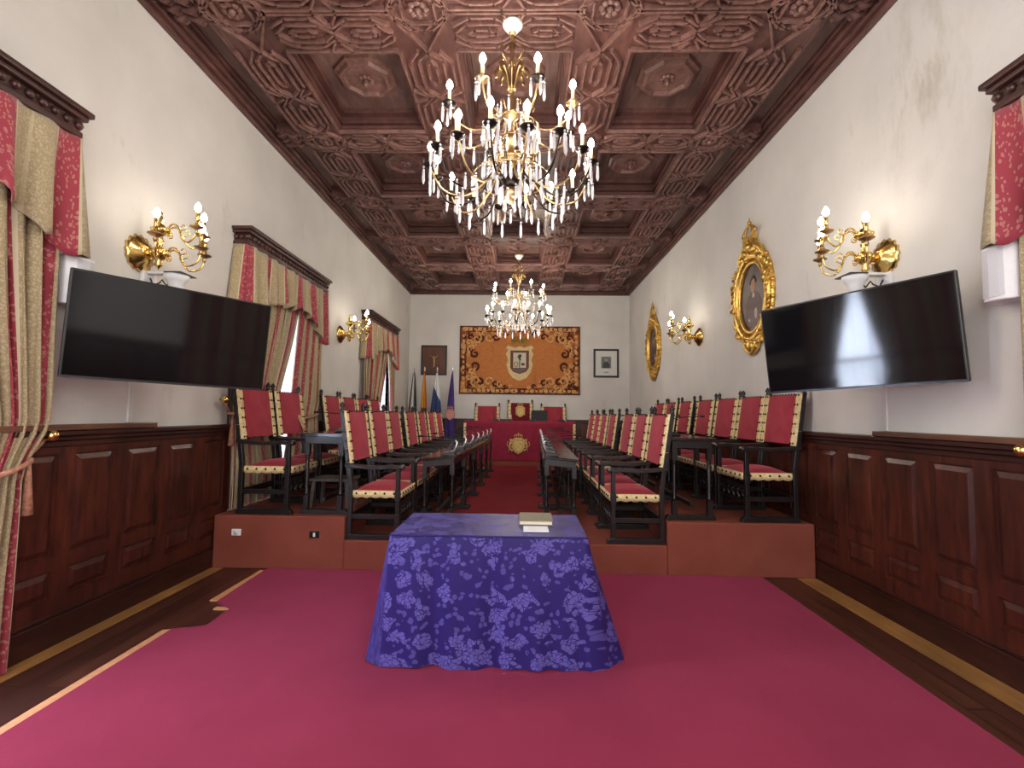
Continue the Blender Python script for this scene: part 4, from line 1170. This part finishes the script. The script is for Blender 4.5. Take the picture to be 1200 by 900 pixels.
m.build('border_edge', M_tapdark, tp)
mc, md = MB(), MB()
def spiral(m, cx, cz, R, a0, turns, r=.02, sg=1):
    pts = []
    for k in range(22):
        q = k/21; a = a0+sg*2*PI*turns*q; rr = R*(1-.85*q); pts.append((cx+rr*math.cos(a), -.036, cz+rr*math.sin(a)))
    m.tube(pts, [r*(.5+.8*math.sin(PI*min(1,.15+.85*i/21))) for i in range(22)], 6, flat=1)
for sx in (-1, 1):
    for sz in (-1, 1):
        spiral(mc, sx*1.12, sz*.55, .15, PI/2*sz, 1.1, .028, sx); spiral(md, sx*1.02, sz*.57, .11, 0 if sx > 0 else PI, 1.1, .024, -sx*sz)
        spiral(mc, sx*.80, sz*.58, .13, PI if sx > 0 else 0, 1.0, .026, sx*sz); spiral(md, sx*.62, sz*.60, .10, 0, 1.0, .022, sx)
        spiral(mc, sx*.50, sz*.64, .09, PI/2, .9, .02, -sx); spiral(mc, sx*1.25, sz*.28, .12, -PI/2*sz, 1.1, .024, sx); spiral(md, sx*1.16, sz*.16, .12, PI/2*sz, 1.2, .026, -sx)
        spiral(mc, sx*1.32, sz*.45, .08, 0, 1, .02, sz); spiral(md, sx*1.28, sz*.58, .08, 0, 1, .022, sz); spiral(mc, sx*.94, sz*.68, .07, 0, 1, .02, sz)
        spiral(md, sx*1.30, sz*.70, .06, 0, 1, .02, -sz); spiral(mc, sx*1.08, sz*.72, .06, PI/2, 1, .018, sz); spiral(md, sx*.36, sz*.68, .06, 0, 1, .018, sx); spiral(mc, sx*.24, sz*.70, .05, 0, 1, .016, -sx)
        spiral(mc, sx*1.20, sz*.42, .07, 0, 1, .02, -sz); spiral(mc, sx*1.33, sz*.12, .06, 0, 1, .018, sz); spiral(md, sx*1.33, sz*.25, .05, 0, 1, .018, sz); spiral(mc, sx*.70, sz*.70, .06, 0, 1, .018, sx)
        for k in range(12): mc.ball((sx*(.08+.12*k), -.034, sz*(TH-.085)), .036+.012*(k % 3), 8, None, (1.2,.25,.8))
        for k in range(5): mc.ball((sx*(TW-.095), -.034, sz*(.06+.14*k)), .036+.012*(k % 2), 8, None, (.8,.25,1.2))
        for k in range(12): md.ball((sx*(.02+.12*k), -.034, sz*(TH-.085)), .026, 8, None, (1,.25,1.2))
mc.build('pale_scrollwork', M_tapscroll, tp); md.build('dark_scrollwork', M_tapdark, tp)
m = MB()                                      # cartouche
pts = [(-.30,.30),(-.36,.36),(-.30,.42),(-.12,.36),(0,.40),(.12,.36),(.30,.42),(.36,.36),(.30,.30),(.36,.2),(.30,.05),(.34,-.08),(.28,-.28),(.18,-.42),(0,-.50),(-.18,-.42),(-.28,-.28),(-.34,-.08),(-.30,.05),(-.36,.2)]
m.poly([(x, z-.04) for x, z in pts], 'y', -.042, -.026); ct = m.build('cartouche', M_cream, tp)
m = MB(); m.poly([(-.24,.25),(.24,.25),(.24,-.2),(.17,-.3),(0,-.36),(-.17,-.3),(-.24,-.2)], 'y', -.048, -.040); m.build('shield_border', M_tapbrown, ct)
m = MB(); m.box(-.165, .165, -.054, -.046, -.2, .19); m.build('shield_field', M_tapgrey, ct)
m = MB(); m.poly([(-.03,.13),(.02,.16),(.06,.10),(.02,.05),(.05,-.02),(-.02,.02),(-.06,.08)], 'y', -.058, -.052); m.box(-.012, .012, -.058, -.052, -.19, .02); m.box(.04, .13, -.058, -.052, -.14, -.08); m.build('shield_device', simple('tapestry_slate', (70,72,70), .95), ct)
m = MB(); m.tube([(-.09+.045*math.cos(k*PI/6), -.054, -.11+.06*math.sin(k*PI/6)) for k in range(12)], .013, 6, None, True, True); m.ball((.09,-.054,-.09), .03, 6, None, (1,.2,1)); m.build('shield_wreath', M_tapolive, ct)
m = MB(); m.poly([(-.19,-.22),(.19,-.22),(.14,-.29),(0,-.335),(-.14,-.29)], 'y', -.054, -.046); m.build('shield_base', simple('tapestry_blue_grey', (104,96,100), .95, 0, .1, .25, 30), ct)
m = MB(); m.box(-.2, .2, -.04, -.028, .42, .46)
for k in range(7): x = -.18+.06*k; m.tube([(x,-.034,.45),(x*1.25,-.034,.52),(x*.8,-.034,.60)], [.02,.026,.012], 6); m.ball((x*1.2,-.036,.55), .026, 6)
m.build('crown', M_tapolive, tp)
# crucifix panel
t = thing('crucifix_panel', 'dark framed brown panel with a crucifix on the back wall, above the flags', 'crucifix', (-2.29, YB, 2.84))
w, h = .335, .39
m = MB()
for (x0, x1, z0, z1) in ((-w,w,h-.045,h),(-w,w,-h,-h+.045),(-w,-w+.045,-h+.045,h-.045),(w-.045,w,-h+.045,h-.045)): m.box(x0, x1, -.04, 0, z0, z1)
m.build('frame', simple('near_black_frame', (38,28,26), .4), t, bevel=.004)
MB().box(-w+.04, w-.04, -.02, -.005, -h+.04, h-.04).build('panel', wood('crucifix_panel_wood', (84,46,28), (110,62,36), (6,6,1)), t)
cz = MB().box(-.014, .014, -.034, -.02, -.26, .17).box(-.11, .11, -.034, -.02, .06, .09).build('cross', simple('dark_cross', (58,34,22), .5), t)
m = MB(); m.tube([(-.1,-.04,.12),(-.04,-.04,.07),(0,-.042,.045),(.04,-.04,.07),(.1,-.04,.12)], [.006,.01,.016,.01,.006], 6)
m.tube([(0,-.042,.05),(.003,-.042,-.02),(.008,-.046,-.08),(0,-.042,-.15),(0,-.04,-.19)], [.018,.017,.014,.012,.007], 8); m.ball((0,-.046,.095), .02, 8)
m.build('corpus_figure', simple('pale_brass_figure', (206,160,96), .4, .3), t)
# framed photograph
t = thing('framed_picture', 'small black framed picture with a white mat on the back wall, right of the tapestry', 'picture', (2.16, YB, 2.80))
w, h = .325, .37; m = MB()
for (x0, x1, z0, z1) in ((-w,w,h-.05,h),(-w,w,-h,-h+.05),(-w,-w+.05,-h+.05,h-.05),(w-.05,w,-h+.05,h-.05)): m.box(x0, x1, -.035, 0, z0, z1)
m.build('frame', simple('black_frame', (28,27,27), .35), t, bevel=.004)
MB().box(-w+.045, w-.045, -.018, -.004, -h+.045, h-.045).build('mat', simple('white_mat', (206,206,200), .8, 0, .3, .03), t)
ph = MB().box(-.125, .125, -.022, -.018, -.13, .17).build('photograph', simple('grey_photo', (112,112,110), .5, 0, .4, .25, 8), t)
m = MB(); m.ball((0,-.022,.08), .04, 8, None, (.85,.1,1.1)); m.build('pictured_head', simple('grey_photo_light', (150,146,140), .6), ph)
m = MB().poly([(-.09,-.125),(.09,-.125),(.085,-.02),(.03,.035),(-.03,.035),(-.085,-.02)], 'y', -.0245, -.0215); m.build('pictured_coat', simple('grey_photo_dark', (62,62,64), .6), ph)
MB().box(-.06, .06, -.02, -.018, -.25, -.22).build('caption_strip', simple('caption_grey', (150,150,146), .7), t)

# ------------------------------------------------------------------ flags
def flag_mat(name, stops, axis='v'):
    t = NT(name); t.bsdf(.6, 0, .3, **{'Sheen Weight': .2}); sp = t.n('ShaderNodeSeparateXYZ'); t.l(t.coord('UV'), sp.inputs[0])
    t.base(t.ramp(sp.outputs[1 if axis == 'v' else 0], [(p, lin(c)) for p, c in stops], 'CONSTANT')); return t.m
FM = [flag_mat('white_and_dark_flag', [(0,(44,46,44)),(.16,(214,212,208)),(.62,(60,84,66)),(.72,(44,48,52))], 'u'),
      flag_mat('yellow_and_red_flag', [(0,(170,44,34)),(.14,(226,164,38)),(.74,(196,72,38))], 'u'),
      flag_mat('white_and_blue_flag', [(0,(40,64,112)),(.66,(222,222,222))], 'v'),
      flag_mat('violet_flag', [(0,(62,42,112)),(.5,(74,52,130))], 'u')]
labs = ['white flag with dark edges on a pole, leftmost of the four flags', 'yellow and red flag on a pole, second from the left', 'white and blue flag on a pole, third from the left', 'violet flag with a crest on a pole, rightmost of the four']
for i, x in enumerate((-2.73, -2.47, -2.15, -1.76)):
    t = thing('flag', labs[i], 'flag', (x, 12.12, ZU if x < EL else ZL), 0, 'flags on poles')
    zt = 2.62-t.location.z
    m = MB(); m.tube([(0,0,0),(0,0,zt-.09)], .012, 8); m.lathe([(.0,0),(.13,0),(.14,.03),(.04,.05),(.02,.07)], 16); m.build('pole', M_pelmet if i % 2 else M_chrome, t)
    m = MB(); m.lathe([(.012,0),(.018,.015),(.008,.03),(.022,.06),(.0,.13)], 8, T_(0,0,zt-.10)); m.build('spear_tip', M_chrome, t)
    L = zt-.14-.25
    wid = (.27,.2,.40,.3)[i]
    def ff(u, v):
        z = .25+L*v; sp = wid*(1-v)**.75+.03
        cxx = (-.04,-.01,-.03,-.05)[i]*(1-v)
        return (cxx+sp*(u-.5)*(1 if i != 3 else .9), -.03+.035*math.sin(u*2*PI*2.2+i)*(1-.5*v), z)
    m = MB()
    def uvf(u, v): return (u, (v*.9+.22*(u-.5)+.02) if i == 2 else v)
    m.grid(36, 24, ff, True, uvf); m.build('cloth', FM[i], t, thick=.004)
    if i == 3:
        m = MB(); crest(m, T_(-.03,-.085,.95-.0) @ RX(PI/2), .26); m.build('crest', simple('flag_crest', (196,140,130), .7, 0, .3, .4, 30), t)
    if i == 0:
        m = MB(); crest(m, T_(-.02,-.085,1.0) @ RX(PI/2), .16); m.build('crest', simple('flag_crest_brown', (150,110,80), .7, 0, .3, .4, 30), t)

# sash lying over the second outer-left chair
m = MB()
def fsash(u, v):
    y = 5.70+.08*u+.05*math.sin(v*1.5)
    z = ZU+1.21-.46*v; return (-2.455-.28+.005-.10*(1-v)*.9+.02*math.sin(v*3)+.06*v, y+.12*v*v, z)
m.grid(4, 14, fsash, True, lambda u, v: (u*.1, v*.5))
tag(m.build('curtain_sash', simple('beige_sash', (186,160,120), .8, 0, .2, .3, 40), None, thick=.006), 'beige brocade sash hanging over the back of the second outer left chair', 'sash')

# ------------------------------------------------------------------ lamps
def area(name, loc, rot, sx, sy, e, c):
    l = bpy.data.lights.new(name, 'AREA'); l.shape = 'RECTANGLE'; l.size = sx; l.size_y = sy; l.energy = e; l.color = c
    o = bpy.data.objects.new(name, l); COL.objects.link(o); o.location = loc; o.rotation_euler = rot; return o
def point(name, loc, e, r, c):
    l = bpy.data.lights.new(name, 'POINT'); l.energy = e; l.shadow_soft_size = r; l.color = c
    o = bpy.data.objects.new(name, l); COL.objects.link(o); o.location = loc; return o
DAY = (.82, .9, 1)
for i, (a, b) in enumerate(WINL):
    area('daylight', (XL-.6, (a+b)/2, 1.9), (0, -PI/2, 0), 2.4, b-a, (800, 70, 80)[i], DAY)
for a, b in WINR: area('daylight', (XR+.6, (a+b)/2, 1.8), (0, PI/2, 0), 2.4, b-a, 8, DAY)
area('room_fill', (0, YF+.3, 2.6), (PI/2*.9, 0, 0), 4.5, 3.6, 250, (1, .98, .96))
WARM = (1, .92, .82)
for y in (3.66, 9.3):
    point('chandelier_glow', (CX, y, 2.85), 45, .35, WARM)
w = bpy.data.worlds.new('World'); sc.world = w; w.use_nodes = True
bg = w.node_tree.nodes['Background']; bg.inputs[0].default_value = (.75, .85, 1, 1); bg.inputs[1].default_value = 1.2

# ------------------------------------------------------------------ camera
cam = bpy.data.cameras.new('Camera'); co = bpy.data.objects.new('Camera', cam); COL.objects.link(co)
cam.sensor_fit = 'HORIZONTAL'; cam.sensor_width = 36; cam.lens = 565/1200*36; cam.clip_start = .05
R = Matrix.Rotation(math.radians(1.2039), 4, 'Z') @ Matrix.Rotation(PI/2+math.radians(3.5314), 4, 'X') @ Matrix.Rotation(math.radians(.65), 4, 'Z')
co.matrix_world = Matrix.Translation((0, 0, 1.475)) @ R
sc.camera = co
sc.view_settings.view_transform = 'Standard'; sc.view_settings.look = 'None'
sc.view_settings.exposure = -0.05
